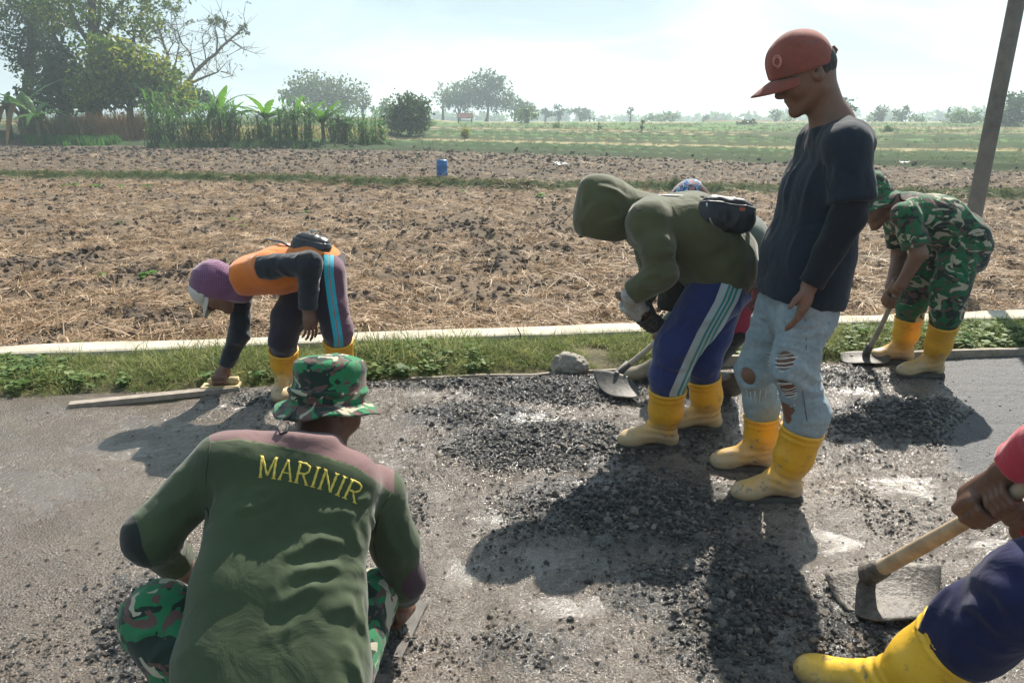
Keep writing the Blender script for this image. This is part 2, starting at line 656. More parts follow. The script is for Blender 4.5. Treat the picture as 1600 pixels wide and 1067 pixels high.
# heaps of stone mix lying on the road: centre, half sizes (seen from where the work is watched), amount
HEAPS = [(880, 612, 150, 26, 1.0), (740, 655, 130, 26, .8), (870, 700, 190, 44, 1.0), (985, 800, 220, 66, .95), (1150, 960, 130, 130, .95),
         (1010, 930, 80, 60, .7), (1410, 662, 120, 40, 1.15), (1335, 592, 90, 22, .7), (235, 1000, 110, 130, .75), (300, 880, 190, 40, .5),
         (390, 625, 80, 24, .6), (640, 800, 60, 60, .5), (1350, 990, 140, 90, .85), (830, 1020, 170, 60, .55), (760, 602, 240, 9, .9),
         (1330, 700, 120, 60, .45), (1390, 800, 170, 70, .42), (600, 1010, 70, 60, .6), (1080, 690, 60, 40, .7), (1090, 620, 60, 30, .7),
         (1450, 940, 120, 60, .4), (960, 880, 120, 40, .5), (60, 1030, 120, 60, .35), (90, 640, 100, 10, .4)]
def heap(x, y):
    px, py = proj(np.c_[x, y, np.zeros(len(x))])
    d = np.zeros(len(x))
    for cx, cy, rx, ry, a in HEAPS:
        q = ((px - cx) / rx) ** 2 + ((py - cy) / ry) ** 2
        d = np.maximum(d, a * np.exp(-(q ** 1.5) * .8))
    d[y < .9] = .3
    return d
PUDS = [(775, 812, 60, 20), (870, 872, 90, 24), (935, 757, 45, 10), (270, 662, 100, 13), (350, 640, 70, 9), (1165, 835, 30, 14), (1440, 612, 70, 12), (1330, 612, 60, 10), (700, 620, 80, 12), (820, 655, 60, 10), (1300, 850, 50, 25), (1420, 760, 80, 22), (1560, 850, 60, 26), (720, 900, 70, 26), (900, 950, 90, 26), (80, 760, 110, 40), (180, 700, 90, 20), (1230, 1000, 30, 60), (620, 720, 50, 26), (1380, 640, 40, 10)]
def puddle(x, y):
    px, py = proj(np.c_[x, y, np.zeros(len(x))])
    d = np.zeros(len(x))
    for cx, cy, rx, ry in PUDS:
        d = np.maximum(d, np.exp(-(((px - cx) / rx) ** 2 + ((py - cy) / ry) ** 2)))
    d = d * .8 + .75 * fbm(np.c_[x, y] * 11, 5, 15, .62)
    return sstep(.36, .66, d) * (y > 1)
def smooth_left(x, y):
    px, py = proj(np.c_[x, y, np.zeros(len(x))])
    return sstep(430, 230, px + (py - 640) * .35) * sstep(960, 820, py)
def old_asphalt(x, y):
    """signed: > 0 on the old dry surface at the right"""
    px, py = proj(np.c_[x, y, np.zeros(len(x))])
    line = np.interp(py, [560, 590, 640, 690, 735, 765, 800], [1420, 1470, 1500, 1475, 1490, 1640, 1900])
    return (px - line) / 60 + fbm(np.c_[x, y] * 4, 3, 5) * .4
def road_z(x, y):
    p = np.c_[x, y]
    h = heap(x, y)
    oa = sstep(-.3, .5, old_asphalt(x, y)) * (y > 1.2)
    z = .010 * fbm(p * 2.2, 3, 1) + .006 * fbm(p * 9, 3, 2)
    n = fbm(p * 26, 3, 3)
    z = z + h * (.016 + .026 * np.maximum(fbm(p * 7, 3, 4) + .25, 0)) + (.0055 + .010 * h) * n * (1 - .75 * smooth_left(x, y))
    z = z * (1 - oa) + oa * (-.006 + .003 * fbm(p * 30, 2, 6) + .004 * fbm(p * np.array([2, 14]), 2, 7))
    pd = puddle(x, y)
    z = z * (1 - .6 * pd) + .003 * pd
    u, v = uv_of(x, y)
    z = np.where(v > V_EDGE - .05, z * .3, z)
    return z

def axis_pts(segs):
    out = []
    for a, b, s in segs:
        out.append(np.arange(a, b, s))
    out.append([segs[-1][1]])
    return np.concatenate(out)
def tensor(us, vs, zf, name, mats, attrs=None, hole=None):
    U, W = np.meshgrid(us, vs, indexing='ij')
    u, v = U.ravel(), W.ravel()
    x, y = xy_of(u, v)
    z = zf(x, y)
    nu, nv = len(us), len(vs)
    I, J = np.meshgrid(np.arange(nu - 1), np.arange(nv - 1), indexing='ij')
    I, J = I.ravel(), J.ravel()
    q = np.c_[I * nv + J, (I + 1) * nv + J, (I + 1) * nv + J + 1, I * nv + J + 1]
    return mesh_np(name, np.c_[x, y, z], q, mats, attrs={k: fn(x, y, z) for k, fn in (attrs or {}).items()})

# road material: grey mortar-like slurry, darker where stones are thick, old dry asphalt by attribute
def road_material():
    m, n, l, b = nt('wet road mix')
    f1 = noise(n, l, 1.1, 6, .6)
    f2 = noise(n, l, 34, 6, .7)
    mud = ramp(n, l, f1, [(.3, (.125, .098, .078)), (.55, (.185, .150, .120)), (.8, (.22, .172, .122))])
    dark = ramp(n, l, f2, [(.35, (.035, .034, .033)), (.7, (.13, .118, .105))])
    hp = attr(n, 'heap')
    hh = mathn(n, l, 'ADD', hp, mathn(n, l, 'MULTIPLY', mathn(n, l, 'SUBTRACT', f2, .5), 1.2))
    hf = ramp(n, l, hh, [(.38, 0.0), (.62, 1.0)])
    col = mixc(n, l, hf, mud, dark)
    sp = ramp(n, l, noise(n, l, 150, 3, .6), [(.58, 0.0), (.64, .6)])
    col = mixc(n, l, sp, col, (.09, .08, .072))
    f3 = noise(n, l, 190, 4, .75)
    asph = ramp(n, l, f3, [(.35, (.028, .029, .032)), (.55, (.075, .075, .08)), (.72, (.19, .185, .185))])
    ao = ramp(n, l, mathn(n, l, 'ADD', attr(n, 'old'), mathn(n, l, 'MULTIPLY', mathn(n, l, 'SUBTRACT', f2, .5), .9)), [(.4, 0.0), (.55, 1.0)])
    col = mixc(n, l, ao, col, asph)
    col = mixc(n, l, mathn(n, l, 'MULTIPLY', attr(n, 'puddle'), .45), col, (.05, .045, .04))
    l.new(col, b.inputs['Base Color'])
    rg = ramp(n, l, noise(n, l, 5, 5, .65), [(.35, .10), (.65, .27)])
    pdn = attr(n, 'puddle')
    rg = mixc(n, l, pdn, rg, .12)
    rg2 = mixc(n, l, ao, rg, .72)
    l.new(rg2, b.inputs['Roughness'])
    b.inputs['Specular IOR Level'].default_value = .9
    fine = noise(n, l, 55, 6, .7)
    grit = add(n, 'ShaderNodeTexVoronoi'); grit.inputs['Scale'].default_value = 120
    l.new(coord_out(n), grit.inputs['Vector'])
    inv = mathn(n, l, 'SUBTRACT', 1.0, mathn(n, l, 'MULTIPLY', pdn, .72))
    b1 = bumpn(n, l, mathn(n, l, 'MULTIPLY', fine, inv), .9, .022)
    bumpn(n, l, mathn(n, l, 'MULTIPLY', grit.outputs['Distance'], inv), .8, .009, b, b1)
    return m
M_road = road_material()
us = axis_pts([(-90, -20, 5), (-20, -4.4, .5), (-4.4, 4.6, .0135), (4.6, 20, .5), (20, 90, 5)])
vs = axis_pts([(-7, .8, .6), (.8, V_EDGE, .0135)])
me = tensor(us, vs, road_z, 'road', M_road, {'heap': lambda x, y, z: heap(x, y), 'puddle': lambda x, y, z: puddle(x, y), 'old': lambda x, y, z: np.clip(old_asphalt(x, y) * .5 + .5, 0, 1) * (y > 1.2)})
road = tag(link('road', me), kind='structure')

def verge_z(x, y):
    u, v = uv_of(x, y)
    t = (v - V_EDGE) / (V_STRIP - V_EDGE)
    return -.015 + .045 * np.sin(np.clip(t, 0, 1) * np.pi) ** .6 + .015 * fbm(np.c_[x, y] * 6, 3, 21)
m, n, l, b = nt('verge soil')
f = noise(n, l, 9, 6, .7)
l.new(ramp(n, l, f, [(.35, (.06, .055, .025)), (.6, (.13, .11, .055))]), b.inputs['Base Color'])
b.inputs['Roughness'].default_value = .95
bumpn(n, l, noise(n, l, 60, 5, .7), .8, .02, b)
us = axis_pts([(-90, -20, 5), (-20, -4.6, .5), (-4.6, 6, .05), (6, 20, .5), (20, 90, 5)])
me = tensor(us, np.linspace(V_EDGE - .02, V_STRIP + .03, 16), verge_z, 'verge', m)
tag(link('verge', me), kind='structure')

# concrete strip: canal edge, in cast lengths with joints
M_conc = m_plain('pale concrete', (.44, .395, .31), .85, .3, 5, .5, 90)
root = tag(empty('concrete_kerb', tuple(np.r_[xy_of(-4.2, V_STRIP + .1), 0])), 'long pale concrete kerb between the green verge and the ploughed field', 'kerb')
u0 = -12.0
while u0 < 14:
    L = 2.4 + .5 * rng.random()
    uu = np.arange(u0, u0 + L - .004, .12)
    uu = np.r_[uu, u0 + L - .008]
    def prof(U, W):
        # W runs round the section
        a = W
        sv = np.interp(a, [0, .12, .2, .8, .88, 1], [V_STRIP, V_STRIP, V_STRIP + .012, V_FIELD - .012, V_FIELD, V_FIELD])
        sz = np.interp(a, [0, .12, .2, .8, .88, 1], [-.05, .045, .058, .058, .045, -.3])
        u = u0 + U * (L - .008)
        x, y = xy_of(u, sv + .006 * vnoise(np.c_[u * 1.5, a * 0], 33))
        z = sz + (.007 * vnoise(np.c_[u * 3, a * 5], 34) + .004 * vnoise(np.c_[u * .6, a * 0], 35)) * (a > .05) * (a < .95)
        return np.c_[x, y, z]
    V, F = sheet(prof, len(uu), 14, .004)
    o = link('kerb_length', mesh_np('kerb_length', V - np.array(root.location), F, M_conc, smooth=False), root)
    u0 += L

# ---------------- the field behind: bunds, terraces, far plain
def bund1(x): return 18.9 - .27 * x
def bund2(x): return np.interp(x, [-60, -35, -6, 5, 17, 60], [75, 58, 45.5, 37, 26.5, 10])
def bund3(x): return bund2(x) + 7 + .12 * x
def wig(x, s): return .35 * vnoise(np.c_[x * .35, x * 0 + s], 51) + .12 * vnoise(np.c_[x * 1.7, x * 0 + s], 52)
def field_z(x, y):
    p = np.c_[x, y]
    u, v = uv_of(x, y)
    z = np.full(len(x), -.17)
    z = z + 1.0 * sstep(46, 150, y) + .25 * sstep(150, 400, y)
    # left terraces
    lt = sstep(-8, -14, x)
    z = z + lt * (.28 * sstep(56, 56.6, y) + .28 * sstep(60, 60.6, y) + .3 * sstep(65, 65.6, y)) * (1 - .7 * sstep(90, 160, y))
    near = sstep(60, 15, y)
    d = np.abs(y - bund1(x) - wig(x, 1)); z = z + .2 * np.exp(-(d / .33) ** 2)
    d = np.abs(y - bund2(x) - wig(x, 2)); z = z + .32 * np.exp(-(d / .6) ** 2)
    for k in range(1, 7):
        yb = bund2(x) + 6.5 * k + 2 * vnoise(np.c_[x * .03, x * 0 + k], 53)
        z = z + (.22 + .10 * (k % 2)) * np.exp(-(np.abs(y - yb - wig(x, k)) / .6) ** 2) + .10 * sstep(yb, yb + .8, y)
    plough = sstep(bund2(x) - .8, bund2(x) - 2.0, y)
    c = np.maximum(fbm(p * 2.6, 3, 61) + .15, 0) * .10 + np.maximum(fbm(p * 7, 3, 62), 0) * .07
    z = z + plough * c * sstep(V_FIELD, V_FIELD + .3, v)
    z = z + (1 - plough) * .05 * fbm(p * .8, 3, 63)
    z = np.where(v < V_FIELD + .12, -.12, z)
    return z
def green_amt(x, y):
    p = np.c_[x, y]
    g = sstep(bund2(x) - .5, bund2(x) + .4, y)
    k = (y - bund2(x)) / 6.5
    kb = np.abs(k - np.round(k))
    strip = .5 + .5 * vnoise(np.c_[np.floor(k) * 3.7, x * .02, np.floor(k) * 1.3], 77)
    g = g * np.maximum(.28 + .8 * strip, sstep(.14, .08, kb) * (k > -.3))
    g = np.maximum(g, .85 * sstep(80, 150, y))
    d1 = np.abs(y - bund1(x) - wig(x, 1)); g = np.maximum(g, np.exp(-(d1 / .45) ** 2) * 1.0)
    return g
def bund_shade(x, y):  # dark line along each bund: darker grass with its near-side shadow painted in
    d = np.zeros(len(x))
    for k in range(0, 9):
        yb = bund2(x) + 6.5 * k + (2 * vnoise(np.c_[x * .03, x * 0 + k], 53) if k else 0)
        d = np.maximum(d, np.exp(-((y - yb - wig(x, max(k, 1) if k else 2) + .5) / .8) ** 2))
    d1 = np.abs(y - bund1(x) - wig(x, 1) + .15); d = np.maximum(d, .8 * np.exp(-(d1 / .3) ** 2))
    return d
def dry_amt(x, y):
    k = (y - bund2(x)) / 6.5
    st = .5 + .5 * np.sin(2 * np.pi * (k + .15)) 
    kk = np.floor(k + .02)
    far = sstep(.3, .9, vnoise(np.c_[x * .012, y * .03], 71) * .8 + st * .45)
    strip = sstep(-.25, .25, vnoise(np.c_[kk * 5.1 + 2, x * .015, kk * 2.3], 79))
    return np.where(y < 95, np.maximum(far * .6, strip), far)
m, n, l, b = nt('field earth')
f1 = noise(n, l, .9, 7, .65); f2 = noise(n, l, 7, 6, .7); f3 = noise(n, l, .12, 6, .6)
soil = ramp(n, l, f2, [(.3, (.045, .036, .028)), (.55, (.105, .082, .060)), (.75, (.185, .142, .095))])
straw = ramp(n, l, f2, [(.35, (.11, .08, .055)), (.7, (.29, .21, .14))])
col = mixc(n, l, ramp(n, l, mathn(n, l, 'ADD', attr(n, 'straw'), mathn(n, l, 'SUBTRACT', f1, .5)), [(.4, 0.0), (.8, .8)]), soil, straw)
grs = ramp(n, l, f1, [(.3, (.045, .115, .025)), (.6, (.085, .165, .035)), (.8, (.16, .185, .06))])
gdry = ramp(n, l, f1, [(.3, (.22, .19, .10)), (.7, (.33, .26, .15))])
gg = mixc(n, l, ramp(n, l, mathn(n, l, 'ADD', attr(n, 'dry'), mathn(n, l, 'SUBTRACT', f3, .5)), [(.35, 0.0), (.75, .85)]), grs, gdry)
col = mixc(n, l, ramp(n, l, mathn(n, l, 'ADD', attr(n, 'green'), mathn(n, l, 'MULTIPLY', mathn(n, l, 'SUBTRACT', f2, .5), .7)), [(.42, 0.0), (.6, 1.0)]), col, gg)
col = mixc(n, l, ramp(n, l, mathn(n, l, 'ADD', attr(n, 'bund'), mathn(n, l, 'MULTIPLY', mathn(n, l, 'SUBTRACT', f2, .5), .5)), [(.35, 0.0), (.6, .9)]), col, (.025, .05, .014))  # bund shadow lines put into the ground colour as dark green
l.new(col, b.inputs['Base Color'])
b.inputs['Roughness'].default_value = .95
b.inputs['Specular IOR Level'].default_value = .2
bb = bumpn(n, l, noise(n, l, 14, 6, .7), .8, .05)
bumpn(n, l, noise(n, l, 70, 4, .7), .5, .012, b, bb)
M_field = m
ys = [V_FIELD - .01]
while ys[-1] < 960: ys.append(ys[-1] * (1.0075 if ys[-1] < 30 else 1.015 if ys[-1] < 120 else 1.05) + .004)
ys = np.array(ys)
ts = np.r_[np.linspace(-4, -.92, 24)[:-1], np.linspace(-.92, .92, 400), np.linspace(.92, 4, 24)[1:]]
Yg, Tg = np.meshgrid(ys, ts, indexing='ij')
# rows follow the kerb near the road and square up with distance
w = np.exp(-(Yg - V_FIELD) / 6)
x = np.clip((Tg * (Yg + 1.0)).ravel(), -970, 970)
vv = Yg.ravel()
y = (vv + np.tan(AL) * x * w.ravel()) / np.where(True, 1, 1)
y = np.where(w.ravel() > .999, (vv + SA * x) / CA, y + (1 / CA - 1) * vv * w.ravel())
z = field_z(x, y)
ny, nx = Yg.shape
I, J = np.meshgrid(np.arange(ny - 1), np.arange(nx - 1), indexing='ij')
I, J = I.ravel(), J.ravel()
q = np.c_[I * nx + J, I * nx + J + 1, (I + 1) * nx + J + 1, (I + 1) * nx + J]
straw_a = sstep(bund1(x) + 1, bund1(x) - .5, y) * .66 + .02
me = mesh_np('field_ground', np.c_[x, y, z], q, M_field, attrs={'bund': bund_shade(x, y), 'green': green_amt(x, y), 'dry': dry_amt(x, y), 'straw': straw_a})
tag(link('field_ground', me), kind='structure')
# deep underlay so that nothing hangs over a void
me = mesh_np('ground', np.array([[-990, -60, -.45], [990, -60, -.45], [990, 1000, -.45], [-990, 1000, -.45]]), np.array([[0, 1, 2, 3]]), M_field, attrs={'bund': np.zeros(4), 'green': np.ones(4), 'dry': np.zeros(4), 'straw': np.zeros(4)})
tag(link('ground', me), kind='structure')

# ---------------- loose stones on the road
def ico(sub):
    import bmesh
    bm = bmesh.new(); bmesh.ops.create_icosphere(bm, subdivisions=sub, radius=1)
    V = np.array([v.co[:] for v in bm.verts]); F = np.array([[v.index for v in f.verts] for f in bm.faces]); bm.free()
    return V, F
IV, IF = ico(2)
def rock_mesh(name, seed, mat, sq=(1, .8, .6), rough=.35, sub=2, smooth=False, r=1):
    V0, F0 = (IV, IF) if sub == 2 else ico(sub)
    V = V0.copy()
    rg = np.random.default_rng(seed)
    # facet by planes, then roughen
    for k in range(9):
        nrm = unit(rg.normal(size=3)); d = .62 + .25 * rg.random()
        s = V @ nrm - d
        V = V - np.maximum(s, 0)[:, None] * nrm
    V = V * (1 + rough * .35 * vnoise(V * 2.3 + seed, seed))[:, None]
    V = V * np.array(sq) * r
    return mesh_np(name, V, F0, mat, smooth=smooth)
m, n, l, b = nt('asphalt stone')
oi = add(n, 'ShaderNodeObjectInfo').outputs['Random']
c1 = ramp(n, l, oi, [(0, (.014, .015, .017)), (.55, (.030, .030, .031)), (.85, (.065, .06, .055)), (1, (.16, .145, .13))])
f = noise(n, l, 2.5, 5, .7)
col = mixc(n, l, ramp(n, l, f, [(.56, 0.0), (.72, .7)]), c1, (.14, .125, .11))
l.new(col, b.inputs['Base Color']); b.inputs['Roughness'].default_value = .27
b.inputs['Specular IOR Level'].default_value = .7
bumpn(n, l, noise(n, l, 5, 5, .7), .5, .15, b)
M_stone = m
m, n, l, b = nt('mud coated stone')
oi = add(n, 'ShaderNodeObjectInfo').outputs['Random']
l.new(ramp(n, l, oi, [(0, (.07, .056, .045)), (.6, (.14, .110, .086)), (1, (.23, .185, .14))]), b.inputs['Base Color']); b.inputs['Roughness'].default_value = .27
b.inputs['Specular IOR Level'].default_value = .8
bumpn(n, l, noise(n, l, 5, 5, .7), .5, .15, b)
M_mudstone = m
stones = [rock_mesh('stone_%02d' % i, 100 + i, M_stone if i < 7 else M_mudstone, (1, .6 + .3 * rng.random(), .45 + .35 * rng.random())) for i in range(12)]
def road_points(n, u=(-4.3, 4.6), v=(.85, V_EDGE + .02)):
    a = u[0] + (u[1] - u[0]) * rng.random(n); b_ = v[0] + (v[1] - v[0]) * rng.random(n)
    return xy_of(a, b_)
x, y = road_points(420000)
hp = heap(x, y)
nn = fbm(np.c_[x, y] * 5, 3, 81)
clump = fbm(np.c_[x, y] * 14, 2, 82)
dens = np.clip(hp * 1.25 + nn * .55 + clump * .25 - .32, 0, 1) ** 1.3
base_d = .04 + .16 * np.clip(clump * .8 + nn + .25, 0, 1)
dens = np.maximum(dens, base_d)
dens *= (1 - .9 * smooth_left(x, y))
oa = old_asphalt(x, y)
dens = np.where(oa > .25, .006, dens)
dens *= 1 - .7 * puddle(x, y)
keep = rng.random(len(x)) < dens * .62
x, y, hp = x[keep], y[keep], hp[keep]
z = road_z(x, y)
s = .0026 + .0050 * rng.random(len(x)) ** 2.2 + hp * (.0024 + .0085 * rng.random(len(x)) ** 1.8)
big = rng.random(len(x)) < .03 * (.3 + hp)
s = np.where(big, s * 1.5 + .004, s)
k = len(x)
o = scatter('gravel', np.c_[x, y, z + s * .18], rng.random((k, 3)) * np.array([6.3, 6.3, 6.3]) * np.array([.12, .12, 1]), s[:, None] * np.ones(3) * (.8 + .4 * rng.random((k, 3))), np.where(rng.random(k) < .35 + .5 * hp, rng.integers(0, 7, k), rng.integers(7, 12, k)), stones)
o['label'] = 'dark wet crushed stones strewn over the road'
print('stones', k)

# ---------------- clods and straw on the ploughed field
m, n, l, b = nt('earth clod')
oi = add(n, 'ShaderNodeObjectInfo').outputs['Random']
f = noise(n, l, 3, 5, .7)
c1 = ramp(n, l, oi, [(0, (.045, .036, .031)), (1, (.13, .097, .075))])
l.new(mixc(n, l, f, c1, (.15, .115, .09)), b.inputs['Base Color']); b.inputs['Roughness'].default_value = .95
b.inputs['Specular IOR Level'].default_value = .2
clods = [rock_mesh('clod_%d' % i, 200 + i, m, (1, .75 + .2 * rng.random(), .5 + .3 * rng.random()), 1.1, smooth=False) for i in range(6)]
def fan_points(n, y0, y1, pw=1.0, mar=.74):
    y = y0 + (y1 - y0) * rng.random(n) ** pw
    x = (rng.random(n) * 2 - 1) * (y * mar + .8)
    return x, y
def field_ok(x, y):
    u, v = uv_of(x, y)
    return v > V_FIELD + .04
X1, Y1 = fan_points(26000, 4.4, 20, 1.35)
X2, Y2 = fan_points(16000, 18, 50, 1.2)
x, y = np.r_[X1, X2], np.r_[Y1, Y2]
ok = field_ok(x, y) & (y < bund2(x) - .6) & (np.abs(y - bund1(x)) > .5) & (fbm(np.c_[x, y] * 1.2, 3, 85) > -.35)
x, y = x[ok], y[ok]; k = len(x)
s = (.012 + .042 * rng.random(k) ** 2.4) * (1 + sstep(15, 45, y) * 1.6)
o = scatter('earth_clods', np.c_[x, y, field_z(x, y) + s * .2], rng.random((k, 3)) * 6.28 * np.array([.15, .15, 1]), s[:, None] * (.8 + .5 * rng.random((k, 3))), rng.integers(0, 6, k), clods)
o['label'] = 'dark broken clods of ploughed field soil'

def blade(p0, d, L, w, droop, n=3, side=None):
    """thin curved strip; n segments"""
    t = np.linspace(0, 1, n + 1)[:, None]
    c = p0 + d * L * t + np.array([0, 0, -droop * L]) * t ** 2
    sd = unit(np.cross(d, [0, 0, 1])) if side is None else side
    ww = w * (1 - .85 * t ** 1.5)
    V = np.vstack([c + sd * ww / 2, c - sd * ww / 2])
    i = np.arange(n)
    F = np.c_[i, i + 1, i + n + 2, i + n + 1]
    return V, [F]
def tuft(name, seed, mat, nb, L, w, lift, spread=.05, droop=.3, seg=3):
    rg = np.random.default_rng(seed)
    ps = []
    for i in range(nb):
        a = rg.random() * 6.283; e = lift[0] + (lift[1] - lift[0]) * rg.random()
        d = np.array([math.cos(a) * math.cos(e), math.sin(a) * math.cos(e), math.sin(e)])
        p0 = np.r_[rg.normal(size=2) * spread, .004 + .02 * rg.random()]
        ps.append(blade(p0, d, L * (.5 + rg.random()), w * (.6 + .8 * rg.random()), droop * rg.random() * 1.6, seg, unit(rg.normal(size=3) * .5 + np.cross(d, [0, 0, 1]))))
    V, F = merge(ps)
    return mesh_np(name, V, F, mat, smooth=True)
def m_straw(name, a, b_, trans=.25):
    m = m_leaf(name, a, trans, .3, .6)
    n, l = m.node_tree.nodes, m.node_tree.links
    b = n['Principled BSDF']
    oi = [x for x in n if x.type == 'OBJECT_INFO'][0].outputs['Random']
    for lk in list(b.inputs['Base Color'].links): l.remove(lk)
    c = ramp(n, l, oi, [(0, a), (1, b_)])
    l.new(c, b.inputs['Base Color'])
    tr = [x for x in n if x.type == 'BSDF_TRANSLUCENT'][0]
    l.new(c, tr.inputs[0])
    return m
M_straw = m_straw('straw', (.24, .15, .085), (.56, .42, .28))
straws = [tuft('straw_%d' % i, 300 + i, M_straw, 10, .12 + .025 * (i % 3), .0075, (-.05, .35), .035, .25) for i in range(5)]
straws += [tuft('straw_up_%d' % i, 320 + i, M_straw, 7, .09, .006, (.4, 1.3), .02, .15) for i in range(2)]
X1, Y1 = fan_points(30000, 4.4, 20, 1.5)
x, y = X1, Y1
pat = fbm(np.c_[x, y] * 1.3, 3, 87) + .5 * fbm(np.c_[x, y] * 5, 2, 88)
ok = field_ok(x, y) & (y < bund1(x) - .2) & (pat > -.02 - .33 * (y < 6.6))
X2, Y2 = fan_points(5000, 19, 42, 1.2); ok2 = Y2 < bund2(X2) - 1
x, y = np.r_[x[ok], X2[ok2]], np.r_[y[ok], Y2[ok2]]; k = len(x)
s = (.75 + .7 * rng.random(k)) * (1 + .5 * sstep(9, 40, y))
o = scatter('straw_litter', np.c_[x, y, field_z(x, y) + .012], np.c_[rng.normal(size=k) * .15, rng.normal(size=k) * .15, rng.random(k) * 6.28], s[:, None] * np.ones(3), rng.choice(7, k, p=[.17] * 5 + [.075] * 2), straws)
o['label'] = 'dry cut straw littering the ploughed field'
print('straw', k)

# ---------------- verge grass, bund grass, far grass
M_grass = m_straw('verge grass', (.085, .15, .03), (.34, .33, .14), .45)
M_grass2 = m_straw('bund grass', (.05, .095, .025), (.13, .15, .05), .35)
gr = [tuft('grass_%d' % i, 400 + i, M_grass, 16, .085, .0048, (.35, 1.35), .03, .45, 3) for i in range(5)]
gr += [tuft('grass_long_%d' % i, 410 + i, M_grass, 10, .15, .0055, (.7, 1.4), .02, .5, 4) for i in range(2)]
x, y = road_points(15500, (-4.6, 6.2), (V_EDGE - .01, V_STRIP + .05))
u, v = uv_of(x, y)
pat = fbm(np.c_[x, y] * 2.2, 3, 91)
ok = (pat > -.5) & ((v > V_EDGE + .035) | (pat > .1))
# thinner where it meets the right plank and where people tread
x, y, u, v, pat = x[ok], y[ok], u[ok], v[ok], pat[ok]; k = len(x)
s = (.35 + .65 * rng.random(k) ** 1.5) * (1 + 1.3 * np.maximum(pat, 0)) * (.65 + .5 * sstep(V_EDGE, V_EDGE + .25, v)) * .78
o = scatter('verge_grass', np.c_[x, y, verge_z(x, y)], np.c_[rng.normal(size=k) * .12, rng.normal(size=k) * .12, rng.random(k) * 6.28], s[:, None] * np.ones(3), rng.choice(7, k, p=[.18] * 5 + [.05] * 2), gr)
o['label'] = 'unmown green grass growing between road and kerb'
# broad leaved weeds in the verge
def weed(name, seed, mat, nl=14, L=.045, h=.08):
    rg = np.random.default_rng(seed); ps = []
    for i in range(nl):
        a = rg.random() * 6.283; e = rg.random() * .9 - .1
        d = np.array([math.cos(a) * math.cos(e), math.sin(a) * math.cos(e), math.sin(e)])
        sd = unit(np.cross(d, [0, 0, 1])); p0 = np.r_[rg.normal(size=2) * .03, h * rg.random()]
        t = np.array([0, .3, .7, 1]); w = np.array([.05, .5, .42, .02]) * L * 1.1; ll = L * (.6 + .7 * rg.random())
        c = p0 + d * ll * t[:, None] + np.array([0, 0, -.2 * L]) * (t ** 2)[:, None]
        V = np.vstack([c + sd * w[:, None], c - sd * w[:, None]])
        j = np.arange(3); ps.append((V, [np.c_[j, j + 1, j + 5, j + 4]]))
    V, F = merge(ps)
    return mesh_np(name, V, F, mat)
M_weed = m_straw('weed leaf', (.06, .13, .03), (.19, .26, .08), .4)
wd = [weed('weed_%d' % i, 500 + i, M_weed) for i in range(4)]
x, y = road_points(2000, (-4.6, 6.0), (V_EDGE + .05, V_STRIP + .02))
ok = fbm(np.c_[x, y] * 1.8, 2, 95) > .0
x, y = x[ok], y[ok]; k = len(x)
o = scatter('verge_weeds', np.c_[x, y, verge_z(x, y)], np.c_[np.zeros((k, 2)), rng.random(k) * 6.28], ((.4 + .45 * rng.random(k))[:, None]) * np.ones(3), rng.integers(0, 4, k), wd)
o['label'] = 'small leafy weeds among the verge grass'

bt = [tuft('bund_tuft_%d' % i, 600 + i, M_grass2, 14, .22, .016, (.4, 1.4), .09, .5, 3) for i in range(4)]
M_dry = m_straw('dry grass', (.26, .19, .09), (.45, .34, .17), .3)
bt += [tuft('dry_tuft_%d' % i, 620 + i, M_dry, 14, .22, .015, (.5, 1.4), .09, .4, 3) for i in range(2)]
x = (rng.random(5200) * 2 - 1) * 17; y = bund1(x) + wig(x, 1) + rng.normal(size=5200) * .22
X3, Y3 = fan_points(26000, 24, 120, 1.7)
g3 = (Y3 > bund2(X3) - .4)
kk = (Y3 - bund2(X3)) / 6.5
ok = g3 & (fbm(np.c_[X3 * .25, Y3 * .5], 3, 97) > -.1)
x, y, kd = np.r_[x, X3[ok]], np.r_[y, Y3[ok]], np.r_[np.zeros(5200), dry_amt(X3[ok], Y3[ok])]; k = len(x)
s = (.35 + .4 * rng.random(k)) * (1 + 1.2 * sstep(25, 90, y)); s[:5200] *= .62
isdry = rng.random(k) < (.08 + .6 * kd)
o = scatter('field_grass', np.c_[x, y, field_z(x, y)], np.c_[np.zeros((k, 2)), rng.random(k) * 6.28], s[:, None] * np.ones(3), np.where(isdry, rng.integers(4, 6, k), rng.integers(0, 4, k)), bt)
o['label'] = 'low grass on the earth bunds and far green fields'
print('ground done %.1f' % (time.time() - T0))
